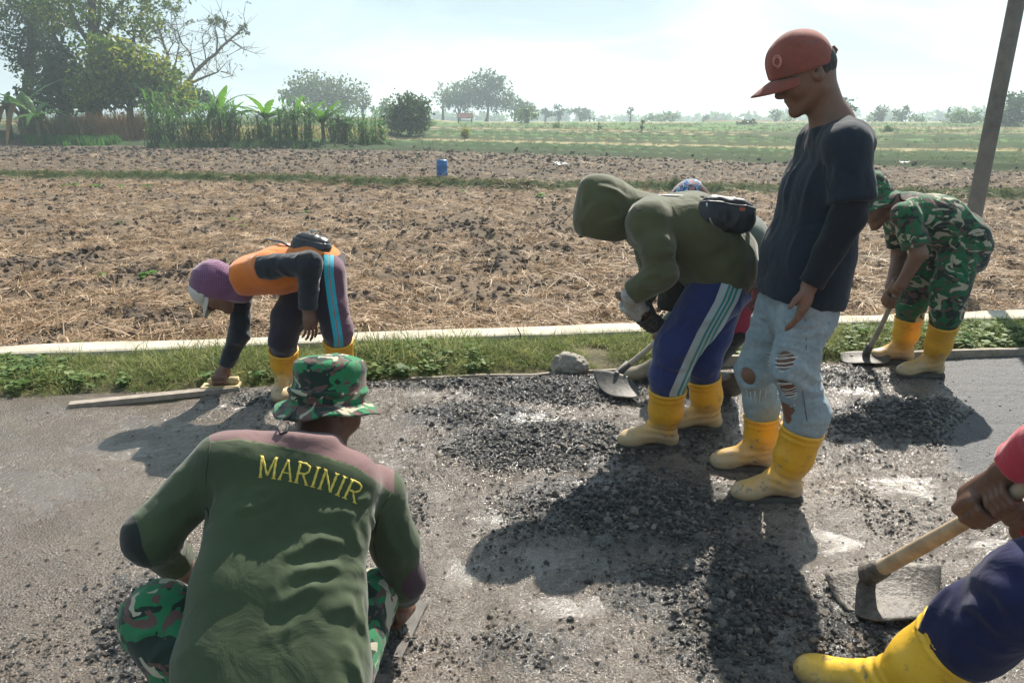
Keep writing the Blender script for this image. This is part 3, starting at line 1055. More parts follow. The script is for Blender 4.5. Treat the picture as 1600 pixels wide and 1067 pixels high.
# ================================================================== PEOPLE: builders
def head(S, c, fwd, up, s=1.0, neck=None, nr=.056):
    fwd = unit(fwd); up = unit(np.asarray(up, float) - np.dot(up, fwd) * fwd)
    ex = np.cross(fwd, up)
    T = lambda x, y, z: np.asarray(c) + s * (x * ex + y * fwd + z * up)
    M = np.array([ex, fwd, up])
    S.ell(T(0, -.012, .02), np.array([.076, .096, .086]) * s, M, .01)
    S.ell(T(0, .02, -.02), np.array([.066, .072, .085]) * s, M, .03 * s)
    S.cone(T(0, .03, -.045), T(0, .058, -.088), .055 * s, .030 * s, .025 * s)
    for q in (-1, 1):
        S.cone(T(.048 * q, -.005, -.058), T(.016 * q, .068, -.1), .02 * s, .017 * s, .02 * s)
        S.ball(T(.036 * q, .062, -.026), .027 * s, .022 * s)
        S.ball(T(.031 * q, .100, .004), .017 * s, .014 * s, 1)
        S.ball(T(.031 * q, .076, .003), .0145 * s, .003)
        S.cone(T(.012 * q, .091, .02), T(.046 * q, .076, .02), .010 * s, .008 * s, .012 * s)
        S.ball(T(.011 * q, .100, -.036), .009 * s, .006)
        S.ell(T(.076 * q, -.008, -.006), np.array([.010, .020, .032]) * s, M, .006)
        S.ball(T(.086 * q, -.004, -.004), np.array([.010, .011, .016]) * s, .006, 1)
    S.ball(T(0, .080, -.102), .019 * s, .016 * s)
    S.cone(T(0, .086, .012), T(0, .110, -.026), .009 * s, .0125 * s, .012 * s)
    S.cone(T(-.018, .086, -.058), T(.018, .086, -.058), .0085 * s, None, .006)
    S.cone(T(-.014, .084, -.071), T(.014, .084, -.071), .0085 * s, None, .006)
    S.cone(T(-.02, .098, -.0645), T(.02, .098, -.0645), .0035 * s, None, .004, op=1)
    if neck is not None:
        S.cone(T(0, -.028, -.045), neck, nr * s, nr * 1.12 * s, .035)
    return T, M
def fingers(S, w, d, n, s=1.0, curl=(25, 35, 25), side=1, spread=3, thumb=None):
    """open or half open hand: wrist w, finger direction d, n = palm side normal; side = +1 thumb on cross(d,n) side"""
    d = unit(d); n = unit(np.asarray(n, float) - np.dot(n, d) * d)
    l = np.cross(d, n) * side
    S.cone(w, w + d * .05 * s, .024 * s, .030 * s, .02, (n, 1.35))
    S.cone(w + d * .045 * s + l * .018 * s, w + d * .085 * s + l * .024 * s, .022 * s, .017 * s, .02, (n, 1.25))
    S.cone(w + d * .045 * s - l * .018 * s, w + d * .080 * s - l * .026 * s, .022 * s, .016 * s, .02, (n, 1.25))
    ln = [.072, .08, .075, .06]
    for i in range(4):
        off = (1.5 - i) * .0212 * s
        p = w + d * (.088 - .004 * abs(i - 1)) * s + l * off
        dd = unit(d + l * math.tan(R(spread)) * (1.5 - i))
        cu = 0
        r = (.0087 - .0008 * (i == 3)) * s
        for j, fr in enumerate((.45, .32, .23)):
            cu += R(curl[j] * (1 + .12 * i))
            q = p + (dd * math.cos(cu) + n * math.sin(cu)) * ln[i] * fr * s * 1.12
            S.cone(p, q, r, r * .9, .0045 if j == 0 else .003)
            p = q; r *= .93
    p = w + d * .022 * s + l * .026 * s
    td = unit(thumb if thumb is not None else d * .75 + l * .55 + n * .35)
    q = p + td * .045 * s
    S.cone(p, q, .0145 * s, .0105 * s, .012)
    S.cone(q, q + unit(td + d * .5) * .034 * s, .0105 * s, .0085 * s, .004)
def grip(S, c, ax, w, rh=.016, s=1.0, flip=1):
    """hand closed round a handle: centre c on the handle, axis ax, wrist w"""
    ax = unit(ax); e1 = np.asarray(w, float) - c; e1 = unit(e1 - np.dot(e1, ax) * ax)
    e2 = np.cross(ax, e1) * flip
    rf = .0092 * s; Rr = rh + rf
    kn = c + (e1 * math.cos(R(55)) + e2 * math.sin(R(55))) * (Rr + .012)
    S.cone(w, c + e1 * (Rr + .012) + e2 * .004, .026 * s, .030 * s, .02, None)
    S.cone(kn - ax * .028 * s, kn + ax * .028 * s, .0165 * s, .0175 * s, .018)
    for i in range(4):
        o = (i - 1.5) * .0205 * s
        pts = []
        for a in (50, 95, 140, 190, 235, 262 if i < 3 else 245):
            rr = Rr * (1.05 if a < 200 else 1.0) + (.006 if a < 100 else 0)
            pts.append(c + ax * o + (e1 * math.cos(R(a)) + e2 * math.sin(R(a))) * rr)
        for a, b_ in zip(pts, pts[1:]):
            S.cone(a, b_, rf, rf * .97, .006)
    t0 = w + (c - w) * .45 + ax * .026 * s
    t1 = c + ax * .045 * s + (e1 * math.cos(R(-35)) + e2 * math.sin(R(-35))) * (Rr + .004)
    t2 = c + ax * .040 * s + (e1 * math.cos(R(-105)) + e2 * math.sin(R(-105))) * (Rr + .001)
    t3 = c + ax * .030 * s + (e1 * math.cos(R(-160)) + e2 * math.sin(R(-160))) * Rr
    S.cone(t0, t1, .017 * s, .0125 * s, .012); S.cone(t1, t2, .0122 * s, .0108 * s, .004); S.cone(t2, t3, .0108 * s, .009 * s, .004)

def hit(sdf, px, py, y0=1.0, ymax=6.5, off=0.0):
    """surface point of an Sdf (or a list) seen at a pixel, moved off along the ray"""
    a = np.array([0, 0, CAM_H]); d = unit(P(px, py, 3.0) - a)
    t = y0 / d[1]
    for i in range(90):
        v = float(sdf((a + d * t)[None].astype(f32))[0])
        if v < 4e-4: break
        t += max(v * .6, 4e-4)
        if t * d[1] > ymax: return None
    return a + d * (t - off)
def polyd(V, pts):
    """distance from V to a polyline"""
    best = np.full(len(V), 1e9)
    tt = np.zeros(len(V))
    n = len(pts) - 1
    for i in range(n):
        a, b_ = pts[i], pts[i + 1]
        v = b_ - a
        t = np.clip(((V - a) @ v) / max(v @ v, 1e-12), 0, 1)
        dd = np.linalg.norm(V - a - t[:, None] * v, axis=1)
        m = dd < best
        best = np.where(m, dd, best); tt = np.where(m, (i + t) / n, tt)
    return best, tt
def folds_from(sdf, specs, y0=1.0):
    out = []
    for pts, amp, w in specs:
        q = [hit(sdf, x, y, y0) for x, y in pts]
        q = [a for a in q if a is not None]
        if len(q) >= 2: out.append((np.array(q), amp, w))
    return out
def cloth_disp(folds=(), amp=.004, seed=0, sc=(9, 9, 9), warp=1.0, big=.004):
    amp = amp * 1.35
    def f(V, N):
        p = V * np.array(sc)
        w = np.c_[vnoise(V * 5 + 3, seed), vnoise(V * 5 + 9, seed + 1), vnoise(V * 5 + 15, seed + 2)] * warp
        n1 = vnoise(p + w, seed + 3); n2 = vnoise(p * 2.1 + w * 1.5, seed + 4)
        d = amp * ((1 - np.abs(n1) * 1.6) * .9 + (1 - np.abs(n2) * 1.6) * .4) + big * vnoise(V * 4, seed + 5)
        wq = np.c_[vnoise(V * 14, seed + 8), vnoise(V * 14, seed + 9), vnoise(V * 14, seed + 10)] * .010 + np.c_[vnoise(V * 40, seed + 8), vnoise(V * 40, seed + 9), vnoise(V * 40, seed + 10)] * .004
        for pts, a, wd in folds:
            dd, t = polyd(V + wq, pts)
            e = np.sin(np.clip(t, 0, 1) * np.pi) ** .8
            x = dd / wd
            d = d + a * .95 * e * (np.exp(-np.abs(x) ** 1.4) - .3 * np.exp(-((x - 1.9) ** 2)))
        return d
    return f

M_boot_cache = {}
def boot_mat(name, c, mud=.09, mudc=(.40, .33, .225)):
    if name in M_boot_cache: return M_boot_cache[name]
    m, n, l, b = nt(name)
    f = noise(n, l, 10, 6, .65)
    col = ramp(n, l, f, [(.3, tuple(x * .88 for x in c)), (.7, tuple(min(1, x * 1.08) for x in c))])
    sep = add(n, 'ShaderNodeSeparateXYZ'); l.new(coord_out(n), sep.inputs[0])
    zz = mathn(n, l, 'ADD', sep.outputs[2], mathn(n, l, 'MULTIPLY', mathn(n, l, 'SUBTRACT', noise(n, l, 14, 5, .6), .5), .16))
    mf = ramp(n, l, zz, [(mud * .6, .9), (mud * 1.9, 0.0)])
    col = mixc(n, l, mf, col, mudc)
    sp = ramp(n, l, noise(n, l, 34, 7, .7), [(.57, 0.0), (.64, .9)])
    spz = ramp(n, l, zz, [(.1, 1.0), (.32, .15)])
    col = mixc(n, l, mathn(n, l, 'MULTIPLY', sp, spz), col, (.2, .17, .12))
    l.new(col, b.inputs['Base Color'])
    b.inputs['Roughness'].default_value = .34
    b.inputs['Specular IOR Level'].default_value = .45
    b.inputs['Subsurface Weight'].default_value = .12
    b.inputs['Subsurface Radius'].default_value = (.012, .007, .002)
    bumpn(n, l, noise(n, l, 22, 4, .6), .35, .006, b)
    M_boot_cache[name] = m
    return m
YEL = (.72, .37, .025)
M_sole = m_plain('dark rubber sole', (.035, .033, .028), .75, .4, 20, .4, 60)
def boot(parent, base, a0, top, toe, rt=.07, L=.27, up=(0, 0, 1), mat=None, seed=0, h=.006, open_=True, s=1.0):
    """a0: point on the ground below the ankle; top: middle of the shaft's rim; toe: horizontal direction"""
    mat = mat or boot_mat('yellow rubber boot', YEL)
    a0 = np.asarray(a0, float); top = np.asarray(top, float); up = unit(up)
    toe = np.asarray(toe, float); toe = unit(toe - np.dot(toe, up) * up)
    S = Sdf()
    ank = a0 + up * .095
    mid = ank + (top - ank) * .45
    S.cone(ank, mid, .050, rt * .88, .03)
    ax = unit(top - ank)
    S.cone(mid, top, rt * .88, rt, .03, capb=True, edge=.003)
    S.cone(a0 - toe * .030 + up * .05, a0 + up * .09, .041, .048, .03)
    S.cone(a0 + toe * .03 + up * .072, a0 + toe * (L - .10) + up * .044, .041, .037, .03)
    S.cone(a0 + toe * .012 + up * .125, a0 + toe * (L - .13) + up * .058, .040, .028, .03)
    S.ell(a0 + toe * (L - .105) + up * .042, (.060, .045, .036), np.array([toe, np.cross(up, toe), up]), .03)
    S.cone(top - ax * .012, top, rt + .0035, rt + .0035, .004, capa=True, capb=True, edge=.002)
    if open_:
        S.cone(top - ax * .05, top + ax * .02, rt - .012, rt - .0095, .003, capa=True, op=1)
    S.cone(top - ax * .030, top - ax * .036, rt + .0005, rt + .0005, .004, capa=True, capb=True, edge=.002)
    S.plane(a0 + up * .014, -up, .004)
    def dsp(V, N):
        t = (V - ank) @ ax
        return .0018 * np.sin((t + .01 * vnoise(V * 12, seed)) * 190) * np.exp(-((t - .015) / .05) ** 2) + .0025 * vnoise(V * 14, seed + 1)
    o = build('boot', S, h, mat, parent, base, dsp)
    S2 = Sdf()
    S2.cone(a0 - toe * .032, a0 + toe * (L - .100), .046, .051, .03)
    S2.plane(a0 + up * .030, up, .005); S2.plane(a0 - up * .001, -up, .003)
    build('sole', S2, .0055, M_sole, o, base)
    return o
def torso(S, pts, lat, k=.05):
    """pts: [(point, radius, half spread)]"""
    lat = unit(lat)
    for (a, ra, sa), (b_, rb, sb) in zip(pts, pts[1:]):
        for q in (-1, 1):
            S.cone(a + lat * sa * q, b_ + lat * sb * q, ra, rb, k)
        S.cone(a, b_, ra, rb, k)
def limb(S, pts, k=.02, ca=False, cb=False, flat=None):
    n = len(pts) - 1
    for i in range(n):
        S.cone(pts[i][0], pts[i + 1][0], pts[i][1], pts[i + 1][1], k, flat, capa=ca and i == 0, capb=cb and i == n - 1)
def shrunk(pts, f=.8, m=0.0):
    return [(p[0], p[1] * f - m) + tuple(p[2:]) for p in pts]
def tuck(tp, rt, g):
    ax = unit(tp - g - np.array([0, 0, .095]))
    return [(tp + ax * .06, rt - .007), (tp + ax * .015, rt - .021), (tp - ax * .05, rt - .026)]
def new_person(label, S, h, mat, base, group='men at work on the road'):
    o = build('person', S, h, mat, None, base)
    return tag(o, label, 'person', group)
def bill(c, fwd, up, w, L, drop=.02, curl=.018, thick=.004, start=.0):
    """cap bill sheet: c = middle of its root"""
    fwd = unit(fwd); up = unit(np.asarray(up, float) - np.dot(up, fwd) * fwd); ex = np.cross(fwd, up)
    def fn(U, W):
        a = (U - .5) * 2
        root_y = -(.055) * (a ** 2) * (w / .075)
        ext = L * np.sqrt(np.maximum(1 - np.abs(a) ** 2.6, 0))
        y = start + root_y + ext * W
        x = a * w * (1 - .06 * W)
        z = -drop * W ** 1.4 - curl * a * a * (1 + .3 * W)
        return c + x[:, None] * ex + y[:, None] * fwd + z[:, None] * up
    return sheet(fn, 23, 9, thick)
def brim(c, fwd, up, r0, r1, drop=.03, wave=.012, seed=0, thick=.004, oval=1.12):
    fwd = unit(fwd); up = unit(np.asarray(up, float) - np.dot(up, fwd) * fwd); ex = np.cross(fwd, up)
    def fn(U, W):
        a = U * 2 * np.pi
        r = r0 + (r1 - r0) * W
        x = np.cos(a) * r; y = np.sin(a) * r * oval
        wv = wave * W * (np.sin(a * 2 + seed) + .6 * np.sin(a * 3 + 1.7 * seed + 1) + .35 * np.sin(a * 7 + seed))
        z = -drop * W ** 1.2 + wv
        return c + x[:, None] * ex + y[:, None] * fwd + z[:, None] * up
    return sheet(fn, 64, 8, thick, closed_u=True)
def part(name, VF, mat, parent, base, smooth=True, attrs=None):
    V, F = VF
    return link(name, mesh_np(name, V - np.asarray(base), F, mat, smooth, attrs=attrs), parent)
def thing_mesh(name, VF, mat, base, label, cat, group=None, smooth=True):
    V, F = VF
    o = link(name, mesh_np(name, V - np.asarray(base), F, mat, smooth), None, tuple(base))
    return tag(o, label, cat, group)
def strap(sdf, pxs, y0, w=.012, th=.004, lift=.003):
    q = [hit(sdf, x, y, y0, off=lift) for x, y in pxs]
    q = np.array([a for a in q if a is not None])
    return tube(q, w, 8, True, th / w)
def pouch(name, c, ex, ez, size, label, mat, seed=0, zipm=None):
    """soft waist bag"""
    ex = unit(ex); ez = unit(np.asarray(ez, float) - np.dot(ez, ex) * ex); ey = np.cross(ez, ex)
    S = Sdf()
    a, b_, t = size
    M = np.array([ex, ey, ez])
    S.cone(c - ex * (a / 2 - b_ * .42), c + ex * (a / 2 - b_ * .42), b_ * .47, None, .02, (ey, b_ / t * .95))
    S.cone(c - ex * (a / 2 - b_ * .35) - ez * b_ * .12 - ey * 0, c + ex * (a / 2 - b_ * .35) - ez * b_ * .12, b_ * .40, None, .03, (ey, b_ / t * .8))
    root = tag(empty(name, tuple(c)), label, 'bag')
    def dsp(V, N):
        x = (V - c) @ ex; z = (V - c) @ ez
        return .0035 * (1 - 2 * np.abs(vnoise(V * 26, seed))) + .003 * np.exp(-((z - b_ * .18) / .004) ** 2) - .003 * np.exp(-((z - b_ * .24) / .004) ** 2)
    build('pocket', S, .005, mat, root, c, dsp)
    return root, S, (ex, ey, ez)

def seam(name, sdf, lines, mat, parent, base, r=.0016, y0=.8, off=.0004):
    for pxs in lines:
        pp = []
        for (x0, y0_), (x1, y1_) in zip(pxs, pxs[1:]):
            for t in (0, .33, .66): pp.append((x0 + (x1 - x0) * t, y0_ + (y1_ - y0_) * t))
        pp.append(pxs[-1])
        q = [hit(sdf, x, y, y0, off=off) for x, y in pp]; q = np.array([a for a in q if a is not None])
        if len(q) > 3: part(name, tube(q, r, 5), mat, parent, base)
# hand tools
M_wood = m_plain('worn wooden handle', (.40, .30, .20), .7, .3, 18, .4, 80)
M_wood_dark = m_plain('dark wooden handle', (.13, .07, .04), .65, .3, 18, .4, 80)
M_steel = m_plain('muddy steel blade', (.085, .078, .07), .6, .45, 14, .8, 45, metal=.15)
M_cement = m_plain('dried mortar', (.33, .29, .25), .9, .2, 20, .6, 70)
def hoe(base, a, b_, corners, label, hm=None, r=.016, bow=.01, off=.5, blade_m=None):
    """a: top of handle, b_: where it meets the blade; corners: tl, tr, br, bl of the blade"""
    root = tag(empty('hoe', tuple(base)), label, 'hoe', 'hoes in the workers hands')
    t = np.linspace(0, 1, 12)[:, None]
    sag = unit(np.cross(b_ - a, [0.3, 1, 0]))
    pts = a + (b_ - a) * t + sag * bow * np.sin(t * np.pi)
    V, F = tube(pts, r * (1 + .12 * np.sin(t[:, 0] * 9)), 12)
    part('handle', (V, F), hm or M_wood, root, base)
    tl, tr, br, bl = [np.asarray(c, float) for c in corners]
    nrm = unit(np.cross(tr - tl, bl - tl))
    if nrm[2] < 0: nrm = -nrm
    def fn(U, W):
        uu = (U - .5) * (1 - .30 * W ** 3.5) + .5
        p = (tl[None] * (1 - uu)[:, None] + tr[None] * uu[:, None]) * (1 - W)[:, None] + (bl[None] * (1 - uu)[:, None] + br[None] * uu[:, None]) * W[:, None]
        wl = np.linalg.norm(tr - tl)
        z = .07 * wl * (1 - (2 * U - 1) ** 2) - .05 * wl * np.sin(W * np.pi)
        e = W * (np.abs(2 * U - 1) ** 3) * -.20
        return p + nrm * z[:, None] + (bl - tl)[None] * e[:, None]
    part('blade', sheet(fn, 20, 14, .006), blade_m or M_steel, root, base)
    m0 = tl * (1 - off) + tr * off + nrm * .07 * np.linalg.norm(tr - tl) * .9
    d = unit(b_ - a)
    sp = np.array([b_ - d * .10, b_ - d * .02, b_ * .5 + m0 * .5, m0 + (bl - tl) * .08])
    part('socket', tube(sp, [r * 1.35, r * 1.5, r * 1.3, r * .9], 12), blade_m or M_steel, root, base)
    return root
# ================================================================== THE PEOPLE
M_skinA = m_skin('skin tanned', (.175, .088, .057))
M_skinB = m_skin('skin dark', (.15, .075, .05))
M_hair = m_plain('black hair', (.014, .012, .011), .6, .3, 60, .8, 200)
GRP = 'men at work on the road'
A3 = lambda *a: np.array(a, float)

# ------------------------------------------------------------ 1. tall man standing, red cap, torn jeans
def tall_man():
    base = A3(1.02, 2.8, 0)
    Y = 2.8
    lat = A3(.06, -1, 0)
    fwd, up = A3(-.88, -.02, -.47), A3(-.47, 0, .88)
    hc = P(1258, 114, Y)
    neck = P(1296, 190, Y)
    shN, shF = P(1322, 226, 2.62), P(1290, 226, 2.99)
    elN, wrN = P(1326, 335, 2.56), P(1264, 448, 2.58)
    elF, wrF = P(1245, 335, 3.06), P(1200, 436, 3.05)
    hipN, knN, tpN = P(1262, 478, 2.70), P(1240, 572, 2.67), P(1249, 672, 2.69)
    hipF, knF, tpF = P(1222, 478, 2.90), P(1181, 580, 2.95), P(1190, 650, 2.965)
    gN, gF = G(1224, 781), G(1186, 734)
    tor = [(P(1303, 226, Y), .088, .10), (P(1285, 300, Y), .106, .085), (P(1260, 400, Y), .122, .075), (P(1252, 452, Y), .134, .07)]
    leg1 = [(hipN, .098), (knN, .077), ] + tuck(tpN + A3(.012, 0, .004), .081, gN)
    leg2 = [(hipF, .092), (knF, .075), ] + tuck(tpF + A3(0, 0, .005), .074, gF)
    B = Sdf()
    T, M = head(B, hc, fwd, up, 1.03, neck, .056)
    torso(B, shrunk(tor, .7), lat)
    B.cone(shN, shF, .05, .05, .05)
    B.cone(P(1306, 196, Y), P(1296, 230, Y), .06, .08, .05)
    limb(B, [(shN, .045), (elN, .036), (wrN, .028)])
    limb(B, [(shF, .045), (elF, .036), (wrF, .028)])
    fingers(B, P(1264, 446, 2.58), P(1247, 512, 2.56) - P(1264, 446, 2.58), A3(-.75, .6, 0), 1.0, (10, 16, 12), -1, 1.0)
    fingers(B, P(1200, 434, 3.05), A3(-.15, 0, -1), A3(-.6, -.6, 0), .95, (20, 30, 20), 1)
    limb(B, [(hipN, .075), (knN, .070), (tpN, .045), (gN + A3(0, 0, .1), .038)])
    limb(B, [(hipF, .075), (knF, .068), (tpF, .045), (gF + A3(0, 0, .1), .038)])
    B.cone(gN + A3(0, 0, .05), gN + A3(-.14, 0, .04), .03, .028); B.cone(gF + A3(0, 0, .05), gF + A3(-.14, 0, .04), .03, .028)
    o = new_person('man standing upright in faded red cap, navy shirt and torn pale jeans', B, .0052, M_skinA, base)
    # shirt
    S = Sdf()
    torso(S, tor, lat, .05)
    S.cone(shN, shF, .062, .060, .06)
    S.cone(P(1296, 196, Y), P(1300, 212, Y), .066, .075, .04)
    S.plane(P(1250, 466, Y), P(1246, 480, Y) - P(1252, 455, Y), .006)
    S.plane(P(1292, 190, Y), A3(-.38, 0, .92), .006)
    slN = P(1331, 316, 2.57)
    limb(S, [(shN, .064), (slN, .076)], .03, cb=True)
    limb(S, [(shF, .062), (P(1262, 305, 3.05), .072)], .03, cb=True)
    fl = folds_from(S, [([(1262, 215), (1232, 290), (1205, 380)], .010, .016), ([(1280, 240), (1262, 300), (1232, 420)], .008, .016),
                        ([(1310, 240), (1300, 300)], .006, .012), ([(1345, 250), (1338, 305)], .007, .012), ([(1300, 195), (1330, 210)], .006, .01),
                        ([(1285, 430), (1310, 350)], .008, .018)])
    Msh = m_cloth('navy t-shirt', (.012, .019, .030), .3, sheen=.12, crease=.6)
    osh = build('shirt', S, .0065, Msh, o, base, cloth_disp(fl, .004, 5, (7, 7, 2.6), 1.2))
    seam('seam', S, [[(1300, 206), (1288, 235), (1288, 270), (1296, 300)], [(1300, 308), (1320, 316), (1345, 314)], [(1190, 452), (1230, 462), (1290, 468)]], m_plain('dark seam', (.006, .009, .014), .9), osh, base)
    Mu = m_cloth('black undersleeve', (.009, .012, .018), .3, sheen=.1)
    for pl in ([(P(1330, 300, 2.58), .054), (elN, .056), (P(1266, 444, 2.58), .043)], [(P(1262, 300, 3.05), .052), (elF, .05), (P(1202, 434, 3.05), .040)]):
        S = Sdf()
        limb(S, pl, .02, cb=True)
        build('undershirt_sleeve', S, .0065, Mu, o, base, cloth_disp((), .004, 9, (12, 12, 8), 1.5))
    # jeans
    S = Sdf()
    torso(S, [(P(1252, 460, Y), .100, .07), (P(1248, 490, Y), .105, .065)], lat, .04)
    limb(S, leg2, .03)
    limb(S, leg1, .03)
    S0 = Sdf(); S0.p = list(S.p)
    rips = [(1222, 563, 21, 14), (1226, 606, 17, 17), (1165, 590, 18, 17), (1228, 636, 13, 8)]
    hp = [hit(S0, x, y) for x, y, a, b_ in rips]
    for p, (x, y, a, b_) in zip(hp, rips):
        if p is not None:
            S.ball(p, (a * .0024, .035, b_ * .0024), .006, 1)
    fj = folds_from(S0, [([(1205, 500), (1240, 520)], .006, .012), ([(1215, 650), (1262, 655)], .005, .008), ([(1290, 480), (1275, 560), (1270, 640)], .006, .012),
                         ([(1165, 545), (1210, 540)], .005, .01), ([(1200, 470), (1196, 540)], -.01, .012)])
    m, n, l, b = nt('faded torn denim')
    f = noise(n, l, 6, 7, .7); f2 = noise(n, l, 60, 4, .7)
    col = ramp(n, l, f, [(.3, (.19, .25, .29)), (.55, (.29, .36, .39)), (.75, (.46, .52, .53))])
    col = mixc(n, l, ramp(n, l, f2, [(.35, .35), (.6, 0.0)]), col, (.13, .18, .23))
    cloth_finish(n, l, b, col, sheen=.1, crease=.7)
    Mj = m
    oj = build('jeans', S, .006, Mj, o, base, cloth_disp(fj, .005, 13, (8, 8, 16), 1.3))
    Mth = m_plain('frayed denim thread', (.62, .64, .62), .9, .1)
    rg = np.random.default_rng(5)
    strands = []
    for (x, y, a, b_) in rips:
        for k in range(int(b_ * .5)):
            yy = y - b_ + 2 * b_ * (k + .5) / int(b_ * .5) + rg.normal() * 1.0
            sag = rg.random() * 6
            q = [hit(S0, x + a * 1.15 * t, yy + sag * (1 - t * t) + rg.normal() * .5, off=-.002) for t in np.linspace(-1, 1, 6)]
            q = [z_ for z_ in q if z_ is not None]
            if len(q) == 6: strands.append(tube(np.array(q), .0011 + .0009 * rg.random(), 5))
    for (x, y) in [(1196, 600), (1188, 606), (1182, 610), (1172, 625), (1166, 620), (1215, 640), (1224, 645), (1180, 625)]:
        q = [hit(S0, x + rg.normal() * 2, y - 14 + 12 * t + rg.normal(), off=.002) for t in (0, 1, 2, 3)]
        q = [z_ for z_ in q if z_ is not None]
        if len(q) > 2: strands.append(tube(np.array(q), .0013, 5))
    part('frayed_threads', merge(strands), Mth, oj, base)
    # belt loop and pocket seam
    for pxs in ([(1283, 470), (1288, 500), (1296, 506), (1308, 500)], [(1256, 470), (1260, 540), (1254, 610), (1262, 665)]):
        q = [hit(S0, x, y, off=.001) for x, y in pxs]; q = np.array([z_ for z_ in q if z_ is not None])
        if len(q) > 1: part('seam', tube(q, .0022, 6), m_plain('denim seam', (.12, .16, .2), .9, .2), oj, base)
    boot(o, base, gN, tpN + A3(.012, 0, .004), A3(-1, -.04, 0), .080, .258, seed=1, h=.0055)
    boot(o, base, gF, tpF + A3(0, 0, .005), A3(-1, .05, 0), .074, .255, seed=2, h=.0055)
    # hair, cap
    S = Sdf()
    S.ell(T(0, -.014, .012), A3(.078, .097, .085) * 1.03, M, .01)
    S.plane(T(0, .03, 0), M[1], .01); S.plane(T(0, 0, -.045), -M[2] + .6 * M[1], .008); S.plane(T(0, -.02, .06), M[2], .01)
    build('hair', S, .005, M_hair, o, base, lambda V, N: .0012 * vnoise(V * 150, 4))
    cf, cu = unit(A3(-.955, -.03, -.29)), unit(A3(-.29, 0, .957))
    cM = np.array([np.cross(cf, cu), cf, cu])
    cc = P(1253, 112, Y)
    S = Sdf()
    S.ell(cc, (.090, .112, .132), cM, .01)
    S.ell(cc + cu * .06 + cf * .01, (.080, .096, .068), cM, .05)
    S.plane(cc, -cu, .004)
    S.ell(cc - cu * .02, (.083, .104, .12), cM, .004, 1)
    Mcap = m_cloth('faded red cap', (.24, .070, .052), .3, sheen=.2, dirt=(.16, .09, .08))
    oc = build('cap', S, .005, Mcap, o, base, lambda V, N: .002 * vnoise(V * 18, 3) - .0025 * np.exp(-((np.abs((V - cc) @ cM[0])) / .002) ** 2))
    part('bill', bill(cc + cf * .106 - cu * .002, cf + A3(0, 0, -.16), cu, .080, .088, .02, .02), Mcap, oc, base)
    part('button', tube(np.array([cc + cu * .130, cc + cu * .139]), [.010, .006], 10), Mcap, oc, base)
    part('back_strap', tube(np.array([cc - cf * .113 + cu * .02, cc - cf * .124 + cu * .035, cc - cf * .118 + cu * .05]), [.010, .012, .008], 8), Mcap, oc, base)
    # embroidered swirl on the cap front
    pts = []
    for t in np.linspace(0, 1, 26):
        a = t * 11
        pts.append(hit(S, 1214 + 7 * math.sin(a) * (1 - .35 * t), 96 + 11 * math.cos(a) * (1 - .5 * t), off=.0008))
    pts = [q for q in pts if q is not None and q[1] < 2.95]
    if len(pts) > 3: part('emblem', tube(np.array(pts), .0022, 6), m_plain('cap thread', (.5, .22, .2), .8, .1), oc, base)
    return o
tall_man()
print('tall %.1f' % (time.time() - T0))

# ------------------------------------------------------------ 2. squatting marine, back to us
LET = {  # serif letters on a 1 x 1.25 grid, as strokes
    'M': (1.15, [[(0.12, 0), (0.12, 1)], [(0, 0), (.26, 0)], [(0, 1), (.2, 1)], [(.16, 1), (.56, .1)], [(.56, .1), (.98, 1)], [(1.0, 1), (1.0, 0)], [(.86, 0), (1.14, 0)], [(.95, 1), (1.14, 1)]]),
    'A': (.95, [[(.1, 0), (.47, 1)], [(.47, 1), (.86, 0)], [(.24, .36), (.72, .36)], [(0, 0), (.22, 0)], [(.73, 0), (.98, 0)]]),
    'R': (.9, [[(.14, 0), (.14, 1)], [(0, 0), (.3, 0)], [(0, 1), (.5, 1), (.74, .9), (.76, .66), (.56, .5), (.14, .48)], [(.42, .48), (.82, 0)], [(.7, 0), (.95, 0)]]),
    'I': (.4, [[(.2, 0), (.2, 1)], [(.04, 0), (.36, 0)], [(.04, 1), (.36, 1)]]),
    'N': (1.0, [[(.14, 0), (.14, 1)], [(0, 0), (.28, 0)], [(0, 1), (.16, 1)], [(.14, 1), (.84, 0)], [(.84, 0), (.84, 1)], [(.7, 1), (.98, 1)]]),
}
